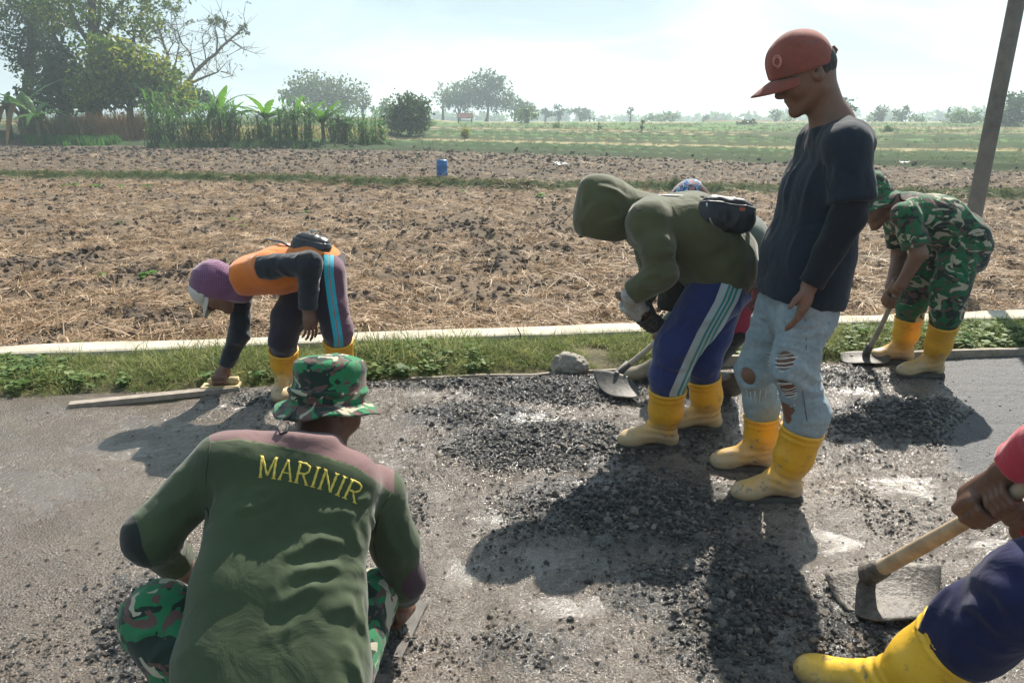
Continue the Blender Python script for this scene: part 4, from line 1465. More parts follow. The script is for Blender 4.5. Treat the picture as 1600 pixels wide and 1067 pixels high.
def marine():
    base = A3(-.45, 1.5, 0)
    lat = unit(A3(1, .12, -.25))
    hc = P(512, 634, 1.90)
    fwd, up = unit(A3(.42, .72, -.5)), unit(A3(.2, .5, .85))
    neck = P(480, 690, 1.70)
    shL, shR = P(343, 722, 1.67), P(590, 772, 1.77)
    elL, wrL, hdL = P(236, 838, 1.60), P(276, 881, 1.69), P(335, 915, 1.86)
    elR = P(628, 872, 1.78); wrR = P(630, 928, 1.85)
    pel = P(430, 1070, 1.36)
    knL, knR = P(246, 968, 1.50), P(584, 930, 1.76)
    anL, anR = A3(-.64, 1.42, .10), A3(-.39, 1.43, .10)
    tor = [(P(468, 742, 1.665), .080, .112), (P(452, 830, 1.60), .088, .088), (P(436, 930, 1.50), .100, .085), (P(430, 1035, 1.41), .112, .088), (P(428, 1085, 1.36), .11, .09)]
    B = Sdf()
    T, M = head(B, hc, fwd, up, 1.0, P(488, 700, 1.77), .050)
    torso(B, shrunk(tor, .75), lat)
    B.cone(shL, shR, .05, .05, .05)
    limb(B, [(shL, .045), (elL, .038), (wrL, .031), (hdL, .027)])
    fingers(B, hdL, A3(.35, .8, -.3), A3(0, -.2, -1), 1.0, (15, 25, 20), 1)
    limb(B, [(shR, .045), (elR, .038), (wrR, .030)])
    # right hand closed on the float handle
    gc = P(616, 955, 1.905)
    grip(B, gc, A3(.35, 1, 0), wrR, .017, 1.0, 1)
    hipL, hipR = P(375, 1095, 1.38), P(478, 1110, 1.42)
    for a, b_, c in ((hipL, knL, anL), (hipR, knR, anR)):
        limb(B, [(a, .08), (b_, .055), (c, .038)])
    o = new_person('man squatting with his back turned, green marine shirt and camouflage bush hat', B, .0055, M_skinB, base)
    S = Sdf()
    torso(S, tor, lat, .05)
    S.cone(shL + A3(.02, 0, 0), shR, .066, .064, .07)
    S.cone(neck, P(470, 735, 1.68), .07, .09, .06)
    S.ball(P(360, 850, 1.62), .03, .05)
    S.plane(P(480, 676, 1.72), unit(A3(.1, .35, .93)), .008)
    limb(S, [(shL, .066), (elL, .058), (wrL, .045)], .03, cb=True)
    limb(S, [(shR, .068), (P(618, 850, 1.78), .060), (P(632, 905, 1.80), .052), (P(634, 928, 1.86), .040)], .03, cb=True)
    fl = folds_from(S, [
        ([(375, 790), (405, 768), (430, 762)], .008, .010), ([(355, 800), (400, 790), (440, 770)], .008, .010),
        ([(440, 870), (500, 845), (560, 850)], .012, .013), ([(430, 905), (500, 885), (568, 900)], .014, .014),
        ([(420, 945), (490, 915), (570, 930)], .010, .013), ([(500, 960), (545, 950), (572, 990)], .012, .014),
        ([(540, 815), (560, 860), (575, 900)], .010, .012), ([(575, 800), (590, 850)], .009, .012),
        ([(590, 795), (612, 850), (625, 890)], .008, .012), ([(535, 1000), (550, 1040), (565, 1067)], .012, .014),
        ([(335, 760), (325, 800), (320, 840)], -.010, .016), ([(545, 790), (575, 770)], .008, .010),
        ([(255, 870), (272, 855), (285, 868)], .007, .008), ([(240, 880), (262, 868), (280, 880)], .007, .007),
        ([(230, 830), (270, 790), (310, 750)], .006, .018), ([(400, 1000), (470, 970), (520, 985)], .006, .018),
        ([(560, 930), (578, 960), (575, 1010)], .010, .010), ([(470, 800), (530, 800), (560, 815)], .006, .012)], .8)
    S_SH = S
    yl = [(300, 660), (328, 690), (371, 685), (432, 695), (497, 709), (557, 729), (613, 769), (640, 790)]
    def yoke(V):
        x, y = proj(V)
        ln = np.interp(x, [a for a, _ in yl], [b_ for _, b_ in yl])
        d = ln - y
        d = np.minimum(d, x - 327 - (y - 690) * .05)
        d = np.minimum(d, 616 - x)
        return np.where(V[:, 2] > .40, d, -5)
    def piping(V):
        x, y = proj(V)
        ln = np.interp(x, [a for a, _ in yl], [b_ for _, b_ in yl])
        return np.where((x > 327) & (x < 616) & (V[:, 2] > .4), 1.4 - np.abs(y - ln - 1), -5)
    def patchL(V): return .062 - np.linalg.norm((V - elL - A3(-.035, -.03, -.01)) * A3(1, 1, .8), axis=1)
    def patchR(V): return .060 - np.linalg.norm(V - P(650, 900, 1.79), axis=1)
    Ms = m_cloth('green service shirt', (.048, .068, .034), .2, sheen=.18, crease=.6,
                 marks=[('yoke', (.165, .095, .095)), ('piping', (.13, .14, .075)), ('patchl', (.016, .02, .018)), ('patchr', (.06, .035, .045))])
    os_ = build('shirt', S, .0055, Ms, o, base, cloth_disp(fl, .0020, 21, (6, 6, 8), 1.2, .005), {'yoke': yoke, 'piping': piping, 'patchl': patchL, 'patchr': patchR})
    # embroidered word on the back
    V, Q = o_v[os_.name]
    bv = BVHTree.FromPolygons([tuple(v) for v in V], [tuple(int(i) for i in q) for q in Q])
    eye = Vector((0, 0, CAM_H))
    def onb(px, py):
        d = Vector(P(px, py, 2.0)) - eye; d.normalize()
        h = bv.ray_cast(eye, d)
        return None if h[0] is None else np.array(h[0]) + np.array(d) * (.0006 + .0006 * math.sin(px * 1.7))
    Mth = m_plain('yellow embroidery thread', (.62, .48, .08), .55, .15, 40, .5, 400)
    word = 'MARINIR'
    H_, Wd = 33, 25.5
    tw = sum(LET[c][0] for c in word) + .13 * (len(word) - 1)
    xcur = 0
    for c in word:
        w_, st = LET[c]
        parts = []
        for s_ in st:
            thin = False
            dens = []
            for (x0, y0), (x1, y1) in zip(s_, s_[1:]):
                m_ = max(3, int(10 * math.hypot(x1 - x0, y1 - y0)))
                for k in range(m_):
                    dens.append((x0 + (x1 - x0) * k / m_, y0 + (y1 - y0) * k / m_))
            dens.append(s_[-1])
            q = []
            for (lx, ly) in dens:
                u = (xcur + lx) / tw
                bx = 404 + 152 * u; by = 745 + 10 * u + 31 * u * u
                sl = math.atan2(10 + 62 * u, 152)
                q.append(onb(bx + ly * H_ * math.sin(sl) * 1.0, by - ly * (H_ - 3 * u) * math.cos(sl)))
            q = np.array([z_ for z_ in q if z_ is not None])
            vert = abs(s_[0][0] - s_[-1][0]) < .05 and abs(s_[0][1] - s_[-1][1]) > .5
            horiz = abs(s_[0][1] - s_[-1][1]) < .05 and len(s_) == 2
            rr = .0033 if vert else (.0017 if horiz else .0026)
            if len(q) > 1: parts.append(tube(q, rr * (1 + .18 * np.sin(np.arange(len(q)) * 1.9 + xcur * 5)), 6))
        part('letter', merge(parts), Mth, os_, base)
        xcur += w_ + .13
    seam('seam', S_SH, [[(329, 692), (322, 740), (322, 790), (330, 820)], [(612, 770), (592, 800), (584, 850), (590, 880)]], m_plain('shirt seam', (.022, .03, .018), .9), os_, base)
    # trousers, boots
    S = Sdf()
    limb(S, [(hipL, .088), (knL, .078), (anL + A3(0, 0, .08), .06)], .04)
    limb(S, [(hipR, .08), (knR, .056), (anR + A3(0, 0, .08), .06)], .04)
    S.cone(hipL, hipR, .085, None, .05)
    fl = folds_from(S, [([(200, 940), (240, 935), (290, 950)], .008, .01), ([(215, 990), (260, 985)], .009, .01), ([(240, 1030), (280, 1000)], .008, .01)], .8)
    build('trousers', S, .0065, m_camo('camouflage trousers', .8, 2.0), o, base, cloth_disp(fl, .005, 31, (9, 9, 9), 1.4))
    boot(o, base, A3(-.64, 1.42, 0), anL + A3(0, 0, .12), A3(-.2, 1, 0), .065, .27, seed=5, h=.008)
    boot(o, base, A3(-.40, 1.36, 0), anR + A3(0, -.04, .12), A3(.1, 1, 0), .065, .27, seed=6, h=.008)
    S = Sdf()
    S.ell(T(0, -.012, .014), A3(.080, .100, .085) * 1.06, M, .01)
    S.plane(T(0, .0, -.02), -M[2] + .3 * M[1], .008); S.plane(T(0, .04, 0), M[1], .01); S.plane(T(0, 0, .02), M[2], .01)
    build('hair', S, .0055, M_hair, o, base, lambda V, N: .003 * vnoise(V * 120, 4))
    # bush hat
    hu = unit(A3(.05, .22, .97)); hf = unit(A3(.3, .9, -.2)); hf = unit(hf - np.dot(hf, hu) * hu); hx = np.cross(hf, hu)
    hb = P(514, 628, 1.85)
    Mc = m_camo('camouflage hat', 1.1, 5.0, bright=1.15)
    S = Sdf()
    S.cone(hb, hb + hu * .102, .097, .085, .01, (hf, .92), capa=True, capb=True, edge=.02)
    S.ell(hb + hu * .098, (.078, .084, .024), np.array([hx, hf, hu]), .03)
    S.cone(hb + hu * .026, hb + hu * .036, .0995, .0985, .006, (hf, .92), capa=True, capb=True)
    oh = build('bush_hat', S, .005, Mc, o, base, lambda V, N: .004 * vnoise(V * 22, 41) + .003 * (1 - 2 * np.abs(vnoise(V * 14, 42))))
    part('brim', brim(hb + hu * .004, hf, hu, .088, .137, .026, .009, 2.2, .004, 1.03), Mc, oh, base)
    Mb = m_plain('black strap', (.02, .02, .024), .7, .3)
    part('loop', tube(np.array([hb + hx * a * .098 + hf * math.sqrt(max(0, 1 - a * a)) * -.106 + hu * .031 for a in np.linspace(-.8, .8, 14)]), .006, 6, True, 1.6), m_camo('dark hat band', 1.6, 9.0, bright=.35), oh, base)
    part('chin_cord', tube(np.array([P(462, 640, 1.76), P(452, 652, 1.73), P(440, 657, 1.69), P(434, 668, 1.66), P(438, 678, 1.645), P(448, 674, 1.65), P(450, 660, 1.69)]), .0028, 6), Mb, oh, base)
    # wooden float in his right hand
    fb = P(620, 985, 1.90); fb[2] = .012
    fl_ = tag(empty('plastering_float', tuple(fb)), 'small steel float with grey block handle in the squatting man\'s hand', 'float')
    ax = np.array([unit(A3(.98, -.18, 0)), unit(A3(.18, .98, 0)), [0, 0, 1]])
    part('plate', box(fb, ax, (.115, .25, .008)), M_steel, fl_, fb, False)
    V, F = tube(np.array([gc + unit(A3(.35, 1, 0)) * t for t in (-.075, -.06, -.02, .03, .06, .07)]), [.014, .019, .018, .018, .018, .012], 12)
    part('grip_block', (V, F), M_cement, fl_, fb)
    for t in (-.05, .05):
        q = gc + unit(A3(.35, 1, 0)) * t
        part('post', tube(np.array([q, A3(q[0], q[1], .014)]), .009, 8), M_cement, fl_, fb)
    return o
marine()
print('marine %.1f' % (time.time() - T0))
# ------------------------------------------------------------ 3. man in green hoodie bent over his hoe
def hoodie_man():
    base = A3(.93, 3.28, 0)
    Y = 3.28
    lat = A3(.03, -1, 0)
    pel, shN, shF = P(1122, 415, Y), P(1012, 346, 3.12), P(1008, 346, 3.44)
    elN, wrN, hdN = P(1034, 428, 3.02), P(984, 462, 3.08), P(985, 481, 3.16)
    elF, wrF, hdF = P(1022, 430, 3.48), P(1002, 470, 3.32), P(1006, 500, 3.20)
    hipN, knN, tpN = P(1122, 450, 3.18), P(1060, 540, 3.14), P(1043, 608, 3.165)
    hipF, knF, tpF = P(1130, 450, 3.38), P(1112, 525, 3.40), P(1100, 590, 3.38)
    gN, gF = G(1036, 700), G(1104, 672)
    tor = [(P(1022, 352, Y), .112, .085), (P(1078, 362, Y), .145, .075), (P(1118, 402, Y), .138, .075), (P(1126, 424, Y), .128, .075)]
    B = Sdf()
    hc = P(938, 335, Y)
    T, M = head(B, P(944, 328, Y), A3(-.62, 0, -.78), A3(-.78, 0, .62), .9, P(992, 340, Y), .055)
    torso(B, shrunk(tor, .7), lat)
    limb(B, [(shN, .045), (elN, .036), (wrN, .028)]); limb(B, [(shF, .045), (elF, .036), (wrF, .028)])
    hoe_a, hoe_b = P(978, 470, 3.16), P(1128, 592, 3.42)
    hax = unit(hoe_b - hoe_a)
    cN = hoe_a + hax * .045; cF = hoe_a + hax * .17
    B.cone(wrN, cN, .028, .028, .02); B.cone(wrF, cF, .028, .026, .02)
    for a, b_, c, g in ((hipN, knN, tpN, gN), (hipF, knF, tpF, gF)):
        limb(B, [(a, .08), (b_, .058), (c, .045), (g + A3(0, 0, .08), .038)])
        B.cone(g + A3(0, 0, .05), g + A3(-.14, 0, .04), .03, .028)
    o = new_person('man bent over in olive green hooded jacket and blue track trousers with a white stripe', B, .0065, M_skinB, base)
    # gloves
    for nm, c, w, fp in (('glove', cN, wrN, 1), ('glove', cF, wrF, -1)):
        S = Sdf(); grip(S, c, hax, w, .021, 1.12, fp); S.cone(w, w + (c - w) * .5, .036, .036, .02)
        build(nm, S, .0055, m_plain('knitted grey glove', (.40, .40, .38) if nm == 'glove' and fp == 1 else (.06, .05, .045), .95, .3, 30, .8, 160), o, base, lambda V, N: .0015 * vnoise(V * 60, 3))
    # trousers
    S = Sdf()
    torso(S, [(P(1120, 415, Y), .12, .07), (P(1122, 445, Y), .125, .07)], lat, .04)
    limb(S, [(hipF, .105), (knF, .084), ] + tuck(tpF + A3(0, 0, .004), .080, gF), .03)
    limb(S, [(hipN, .118), (knN, .094), ] + tuck(tpN + A3(0, 0, .004), .084, gN), .03)
    sl = [(1150, 430), (1140, 470), (1115, 520), (1098, 560), (1070, 615)]
    def stripe(off, w):
        def f(V):
            x, y = proj(V)
            ln = np.interp(y, [b_ for a, b_ in sl], [1150, 1135, 1107, 1088, 1064])
            return np.where(V[:, 1] < 3.24, w - np.abs(x - ln - off), -9)
        return f
    fl = folds_from(S, [([(1070, 480), (1100, 500), (1130, 490)], .010, .016), ([(1030, 560), (1060, 575), (1080, 570)], .009, .014), ([(1020, 590), (1060, 600)], .008, .01),
                        ([(1090, 570), (1115, 580)], .007, .01), ([(1100, 470), (1150, 500)], .008, .015), ([(1050, 520), (1080, 545)], .008, .015)])
    Mt = m_cloth('blue track trousers', (.018, .029, .12), .25, sheen=.3, crease=.6,
                 marks=[('band', (.38, .44, .46)), ('linea', (.03, .22, .22)), ('lineb', (.03, .22, .22)), ('linec', (.03, .22, .22))])
    build('trousers', S, .0065, Mt, o, base, cloth_disp(fl, .0045, 51, (8, 8, 8), 1.3),
          {'band': stripe(0, 18), 'linea': stripe(-4, 2.0), 'lineb': stripe(3, 2.0), 'linec': stripe(10, 2.0)})
    boot(o, base, gN, tpN + A3(0, 0, .004), A3(-1, .06, 0), .084, .256, seed=11)
    boot(o, base, gF, tpF + A3(0, 0, .004), A3(-1, .03, 0), .080, .258, seed=12)
    # jacket
    S = Sdf()
    torso(S, tor, lat, .06)
    S.cone(shN, shF, .075, .075, .09)
    S.cone(P(1070, 405, Y), P(1100, 425, Y), .11, .10, .06)
    S.plane(P(1110, 455, Y), P(1113, 470, Y) - P(1108, 440, Y), .01)
    S.cone(P(1040, 452, Y), P(1165, 448, Y) , .0, .0, .001)
    limb(S, [(shN, .072), (P(1026, 390, 3.05), .064), (elN, .056), (P(990, 458, 3.08), .050)], .035, cb=True)
    limb(S, [(shF, .074), (elF, .062), (wrF, .042)], .035, cb=True)
    # hood
    SJ = S; S = Sdf()
    S.ell(P(943, 320, Y), (.112, .115, .125), np.array([[0, 1, 0], unit([-.9, 0, -.43]), unit([-.43, 0, .9])]), .05)
    S.ell(P(937, 345, Y), (.104, .110, .105), np.array([[0, 1, 0], unit([-.9, 0, -.43]), unit([-.43, 0, .9])]), .05)
    S.cone(P(960, 330, Y), P(1000, 336, Y), .105, .095, .05)
    S.ball(P(922, 284 + 8, Y), .03, .06)
    S.plane(P(930, 370, Y), unit(A3(-.15, 0, -1)), .012)
    S.ell(P(926, 380, Y), (.075, .085, .07), np.array([[0, 1, 0], [1, 0, 0], [0, 0, 1]]), .012, 1)
    SH = S; S = SJ
    flh = folds_from(SH, [([(905, 345), (940, 352), (968, 340), (984, 326)], .010, .010), ([(930, 290), (955, 300), (985, 318)], .010, .012), ([(915, 300), (912, 330)], .006, .012)])
    fl = folds_from(S, [([(905, 345), (940, 352), (968, 340), (984, 326)], .010, .010), ([(930, 290), (955, 300), (985, 318)], .010, .012), ([(982, 310), (984, 345), (978, 378)], -.014, .012),
                        ([(1020, 400), (1050, 395), (1062, 370)], .009, .014), ([(1062, 460), (1066, 420), (1058, 370)], .010, .014), ([(1000, 440), (1025, 446), (1048, 430)], .010, .012),
                        ([(995, 425), (1012, 432), (1030, 425)], .008, .010), ([(1090, 440), (1130, 420), (1168, 380)], .010, .02), ([(1075, 400), (1120, 385), (1160, 360)], .008, .02),
                        ([(1050, 310), (1060, 350)], .007, .012), ([(1140, 440), (1165, 400)], .008, .016), ([(985, 350), (990, 400), (1000, 430)], .006, .012)])
    Mg = m_cloth('olive hooded jacket', (.075, .078, .036), .18, sheen=.35, crease=.5)
    oj = build('hooded_jacket', S, .0065, Mg, o, base, cloth_disp(fl, .0036, 61, (10, 10, 10), 1.6, .003))
    seam('seam', S, [[(1048, 458), (1090, 452), (1130, 450), (1168, 446)], [(1048, 318), (1062, 345), (1062, 380), (1052, 410)], [(988, 446), (1000, 462)]], m_plain('olive seam', (.04, .042, .02), .9), oj, base, .002)
    build('hood', SH, .0065, Mg, oj, base, cloth_disp(flh, .004, 62, (7, 7, 7), 1.2, .006))
    # dark cap peak poking out of the hood
    part('cap_peak', bill(P(918, 356, Y), A3(-.75, 0, -.62), A3(-.62, 0, .75), .06, .055, .01, .012), m_plain('dark cap', (.02, .025, .022), .8), o, base)
    S2 = Sdf(); S2.cone(P(1052, 440, 3.28), P(1052, 480, 3.28), .075, .062, .02, capb=True)
    build('inner_shirt', S2, .007, m_cloth('dark inner shirt', (.03, .03, .022), .3), o, base, cloth_disp((), .005, 64, (14, 14, 14), 1))
    # hoe held in his gloves; its blade is seen between the legs
    z0 = .0
    bl = [P(1108, 588, 3.50), P(1168, 586, 3.46), G(1162, 622, .01), G(1112, 624, .01)]
    hoe(hoe_b, hoe_a - hax * .05, hoe_b, bl, 'dark handled hoe gripped by the man in the green hood, blade behind his boots', M_wood_dark, .0155)
    # waist bag
    Mb = m_plain('black bag cloth', (.018, .022, .028), .55, .3, 20, .5, 60)
    c = hit(S, 1134, 336, 2.5) ; c = c + A3(0, -.015, .01)
    ex, ez = P(1172, 342, 3.15) - P(1098, 332, 3.15), P(1134, 300, 3.2) - P(1134, 365, 3.14)
    root, SB, ax = pouch('waist_bag', c, ex, ez, (.215, .145, .085), 'black waist bag resting on the back of the green hooded jacket', Mb, 3)
    q = [hit(SB, x, y, 2.5, off=.003) for x, y in [(1104, 318), (1110, 345), (1118, 356)]]; q = np.array([a for a in q if a is not None])
    if len(q) > 1: part('zip_pull', tube(q, .004, 6), m_plain('grey metal zip', (.4, .4, .42), .35, metal=.8), root, c)
    q = hit(SB, 1160, 327, 2.5, off=.001)
    if q is not None:
        part('logo_patch', box(q, np.array([ax[0], ax[1], ax[2]]), (.022, .004, .014)), m_plain('red patch', (.42, .10, .06), .7), root, c, False)
    for pxs in ([(1000, 330), (1030, 305), (1065, 297), (1100, 308)],):
        VF = strap(S, pxs, 2.6, .012, .004, .004)
        part('strap', VF, Mb, root, c)
    VF = tube(np.array([c + ax[0] * .1, c + ax[0] * .125 - ax[2] * .03 + A3(0, .06, 0), c + ax[0] * .13 - ax[2] * .06 + A3(0, .14, 0)]), .012, 8, True, .35)
    part('strap', VF, Mb, root, c)
    return o
hoodie_man()

# ------------------------------------------------------------ 4. man hidden behind him, patterned cap
def hidden_man():
    base = A3(1.15, 3.95, 0)
    Y = 3.92
    lat = A3(0, -1, 0)
    hc = P(1080, 318, Y)
    tor = [(P(1112, 372, Y), .095, .08), (P(1150, 378, Y), .125, .075), (P(1168, 408, Y), .125, .075)]
    shN, shF = P(1105, 372, Y - .17), P(1105, 372, Y + .17)
    hdN, hdF = P(1030, 525, 4.02), P(1045, 512, 4.0)
    hipN, knN, tpN, gN = P(1158, 430, 3.84), P(1150, 510, 3.88), P(1112, 560, 4.0), A3(1.02, 4.02, 0)
    hipF, knF, tpF, gF = P(1160, 430, 4.0), P(1140, 510, 4.05), P(1085, 555, 4.1), A3(.86, 4.12, 0)
    B = Sdf()
    T, M = head(B, hc, A3(-.55, 0, -.83), A3(-.83, 0, .55), 1.0, P(1100, 350, Y), .055)
    torso(B, shrunk(tor, .7), lat)
    B.cone(shN, shF, .05, None, .05)
    for s_, hd in ((shN, hdN), (shF, hdF)):
        el = (s_ + hd) / 2 + A3(.06, 0, -.02)
        limb(B, [(s_, .045), (el, .036), (hd, .027)])
        B.ball(hd, .036, .02)
    for a, b_, c, g in ((hipN, knN, tpN, gN), (hipF, knF, tpF, gF)):
        limb(B, [(a, .08), (b_, .058), (c, .045), (g + A3(0, 0, .08), .038)])
        B.cone(g + A3(0, 0, .05), g + A3(-.14, 0, .04), .03, .028)
    o = new_person('man half hidden behind the green hooded man, pale blue and red patterned cap', B, .008, M_skinB, base)
    S = Sdf(); torso(S, tor, lat, .06); S.cone(shN, shF, .07, None, .06)
    for s_, hd in ((shN, hdN), (shF, hdF)):
        el = (s_ + hd) / 2 + A3(.06, 0, -.02)
        limb(S, [(s_, .062), (el, .052), (el + (hd - el) * .8, .04)], .03, cb=True)
    build('shirt', S, .008, m_cloth('grey green shirt', (.085, .105, .085), .15, sheen=.3), o, base, cloth_disp((), .005, 71, (8, 8, 8), 1.2))
    S = Sdf(); torso(S, [(P(1162, 412, Y), .115, .07), (P(1160, 432, Y), .11, .07)], lat)
    for a, b_, c in ((hipN, knN, tpN), (hipF, knF, tpF)): limb(S, [(a, .105), (b_, .082), (c, .066)], .03)
    def redb(V):
        x, y = proj(V); return np.where(V[:, 1] < 3.95, x - np.interp(y, [400, 450, 500, 520], [1165, 1160, 1146, 1142]) , -5) * (y < 520) - (y >= 520) * 9
    build('trousers', S, .008, m_cloth('dark trousers', (.014, .014, .02), .3, marks=[('red', (.24, .022, .05))]), o, base, cloth_disp((), .006, 73, (9, 9, 9), 1.2), {'red': redb})
    mb = boot_mat('black rubber boot', (.03, .03, .032))
    boot(o, base, gN, tpN, A3(-1, 0, 0), .07, .27, mat=mb, h=.008, seed=21)
    boot(o, base, gF, tpF, A3(-1, 0, 0), .07, .27, mat=mb, h=.008, seed=22)
    S = Sdf(); cf, cu = M[1], M[2]
    S.ell(T(0, -.006, .03), (.088, .108, .088), M, .01); S.plane(T(0, 0, .022), -M[2] , .004)
    S.ell(T(0, -.006, .01), (.078, .098, .08), M, .004, 1)
    m, n, l, b = nt('patterned cap cloth')
    f = noise(n, l, 26, 3, .5, 1.2)
    col = ramp(n, l, f, [(0, (.05, .12, .30)), (.47, (.40, .55, .66)), (.52, (.04, .08, .2)), (.58, (.42, .22, .18))], True)
    cloth_finish(n, l, b, col)
    oc = build('cap', S, .006, m, o, base)
    part('bill', bill(T(0, .098, .024), M[1] - .2 * M[2], M[2], .074, .07), m, oc, base)
    hc0, hb_ = P(1062, 488, 3.98), P(962, 585, 4.08)
    bl = [G(926, 578, .10), G(985, 590, .10), G(1012, 628, .02), G(938, 622, .02)]
    hb_ = G(962, 586, .09)
    hoe(hb_, hdF + unit(hdF - hb_) * .12, hb_, bl, 'pale handled hoe with wide blade standing on gravel beside a rock', m_plain('pale wooden handle', (.42, .36, .28), .75, .25, 14), .0155, off=.65)
    return o
hidden_man()
print('hoodies %.1f' % (time.time() - T0))

# ------------------------------------------------------------ 5. orange shirt, bent to the road edge
def orange_man():
    base = A3(-1.05, 3.88, 0)
    Y = 3.86
    lat = A3(.05, -1, 0)
    M_ = M_skinB
    fwd, up = unit(A3(-.42, -.08, -.9)), unit(A3(-.9, 0, .42))
    hc = P(335, 450, Y)
    neck = P(376, 442, Y)
    tor = [(P(392, 428, Y), .090, .085), (P(440, 420, Y), .105, .075), (P(490, 412, Y), .100, .075), (P(506, 416, Y), .092, .07)]
    shN, elN, wrN = P(414, 416, 3.70), P(484, 412, 3.60), P(481, 484, 3.60)
    shF, elF, wrF = P(378, 452, 4.0), P(374, 522, 3.98), P(352, 574, 3.98)
    hipN, knN, tpN, gN = P(510, 428, 3.76), P(518, 482, 3.72), P(529, 533, 3.74), G(536, 622)
    hipF, knF, tpF, gF = P(488, 430, 3.94), P(452, 495, 3.88), P(443, 548, 3.88), G(448, 612)
    B = Sdf()
    T, M = head(B, hc, fwd, up, 1.03, neck, .055)
    torso(B, shrunk(tor, .7), lat)
    B.cone(shN, shF, .05, None, .05)
    limb(B, [(shN, .042), (elN, .034), (wrN, .027)]); limb(B, [(shF, .042), (elF, .034), (wrF, .027)])
    fingers(B, wrN, A3(.10, .0, -1), A3(-.8, .5, 0), .98, (10, 18, 14), 1, 5)
    hx = P(345, 594, 3.97)
    grip(B, hx, A3(1, .12, .02), wrF, .020, .95, 1)
    for a, b_, c, g in ((hipN, knN, tpN, gN), (hipF, knF, tpF, gF)):
        limb(B, [(a, .08), (b_, .056), (c, .045), (g + A3(0, 0, .08), .038)])
        B.cone(g + A3(0, 0, .05), g + A3(0, -.12, .04), .03, .028)
    o = new_person('man bent double in orange shirt with purple headcloth, smoothing the road edge', B, .006, M_, base)
    S = Sdf()
    torso(S, tor, lat, .05)
    S.cone(shN, shF, .066, .058, .05)
    S.plane(P(508, 430, Y), P(532, 430, Y) - P(500, 408, Y), .006)
    S.plane(P(380, 440, Y), P(366, 444, Y) - P(384, 440, Y), .006)
    Mo = m_cloth('orange shirt', (.62, .17, .025), .14, sheen=.3, marks=[('sleevepatch', (.018, .022, .03))])
    def slv(V):
        x, y = proj(V)
        d = np.minimum(x - 405, 480 - x); d = np.minimum(d, 434 - y); d = np.minimum(d, y - 398 - (x < 440) * 0)
        return np.where(V[:, 1] < 3.86, d, -5)
    fl = folds_from(S, [([(395, 400), (440, 392)], .006, .012), ([(430, 455), (465, 440), (490, 440)], .008, .012), ([(495, 395), (520, 400)], .007, .01), ([(385, 440), (420, 450)], .007, .012)])
    build('shirt', S, .0065, Mo, o, base, cloth_disp(fl, .003, 81, (8, 8, 8), 1.2), {'sleevepatch': lambda V: V[:, 0] * 0 - 1})
    Mk = m_cloth('black sleeve', (.016, .020, .028), .3, sheen=.3)
    for pl in ([(P(410, 418, 3.68), .058), (elN, .052), (P(481, 482, 3.60), .040)], [(shF, .058), (elF, .048), (P(353, 570, 3.98), .036)]):
        S = Sdf(); limb(S, pl, .03, ca=True, cb=True)
        build('sleeve', S, .006, Mk, o, base, cloth_disp((), .005, 83, (16, 16, 16), 1.4))
    # trousers with blue side stripe
    S = Sdf()
    torso(S, [(P(508, 415, Y), .085, .08), (P(502, 435, Y), .090, .075)], lat, .04)
    limb(S, [(hipF, .098), (knF, .082)] + tuck(tpF + A3(0, 0, .01), .078, gF), .03)
    limb(S, [(hipN, .092), (knN, .072)] + tuck(tpN + A3(0, 0, .01), .076, gN), .03)
    def st(o1, w):
        def f(V):
            x, y = proj(V)
            ln = np.interp(y, [410, 430, 470, 500, 530], [514, 514, 519, 524, 529])
            return np.where(V[:, 1] < 3.84, w - np.abs(x - ln - o1), -5)
        return f
    def mv(V):
        x, y = proj(V)
        return np.where(V[:, 1] < 3.84, x - np.interp(y, [410, 430, 470, 500, 530], [514, 514, 519, 524, 529]), -5)
    build('trousers', S, .006, m_cloth('dark purple trousers', (.026, .022, .036), .3, sheen=.3, marks=[('mauve', (.12, .055, .085)), ('blue', (.03, .36, .46)), ('thin', (.35, .17, .13))]), o, base,
          cloth_disp((), .0045, 85, (10, 10, 10), 1.3), {'blue': st(0, 7.5), 'thin': st(.5, 1.2), 'mauve': mv})
    boot(o, base, gN, tpN + A3(0, 0, .01), A3(-.1, -1, 0), .076, .27, seed=31, h=.007)
    boot(o, base, gF, tpF + A3(0, 0, .01), A3(.1, -1, 0), .078, .27, seed=32, h=.007)
    # headcloth, cap under it
    S = Sdf()
    S.ell(T(0, -.022, .035), A3(.088, .108, .092), M, .01)
    S.cone(T(0, -.05, -.01), P(372, 446, Y), .080, .070, .06)
    S.cone(P(352, 455, Y), P(378, 458, Y), .060, .050, .05)
    S.plane(T(0, .052, 0), M[1] * 1 + M[2] * -.15, .008)
    Sf = Sdf(); 
    m, n, l, b = nt('purple checked headcloth')
    ch = add(n, 'ShaderNodeTexWave'); ch.inputs['Scale'].default_value = 28; ch.inputs['Distortion'].default_value = .6; l.new(coord_out(n), ch.inputs[0])
    ch2 = add(n, 'ShaderNodeTexWave'); ch2.bands_direction = 'Z'; ch2.inputs['Scale'].default_value = 28; ch2.inputs['Distortion'].default_value = .6; l.new(coord_out(n), ch2.inputs[0])
    mx = mathn(n, l, 'MAXIMUM', ch.outputs['Fac'], ch2.outputs['Fac'])
    cloth_finish(n, l, b, ramp(n, l, mx, [(.8, (.20, .085, .17)), (.97, (.10, .04, .09))]), sheen=.4)
    build('headcloth', S, .0055, m, o, base, lambda V, N: .005 * (1 - 2 * np.abs(vnoise(V * np.array([9, 14, 22]), 91))) + .003 * vnoise(V * 30, 92))
    S = Sdf()
    S.ell(T(0, .012, .035), A3(.088, .100, .088), M, .01)
    S.plane(T(0, 0, .015), -M[2] - .1 * M[1], .004); S.plane(T(0, .03, 0), -M[1], .006)
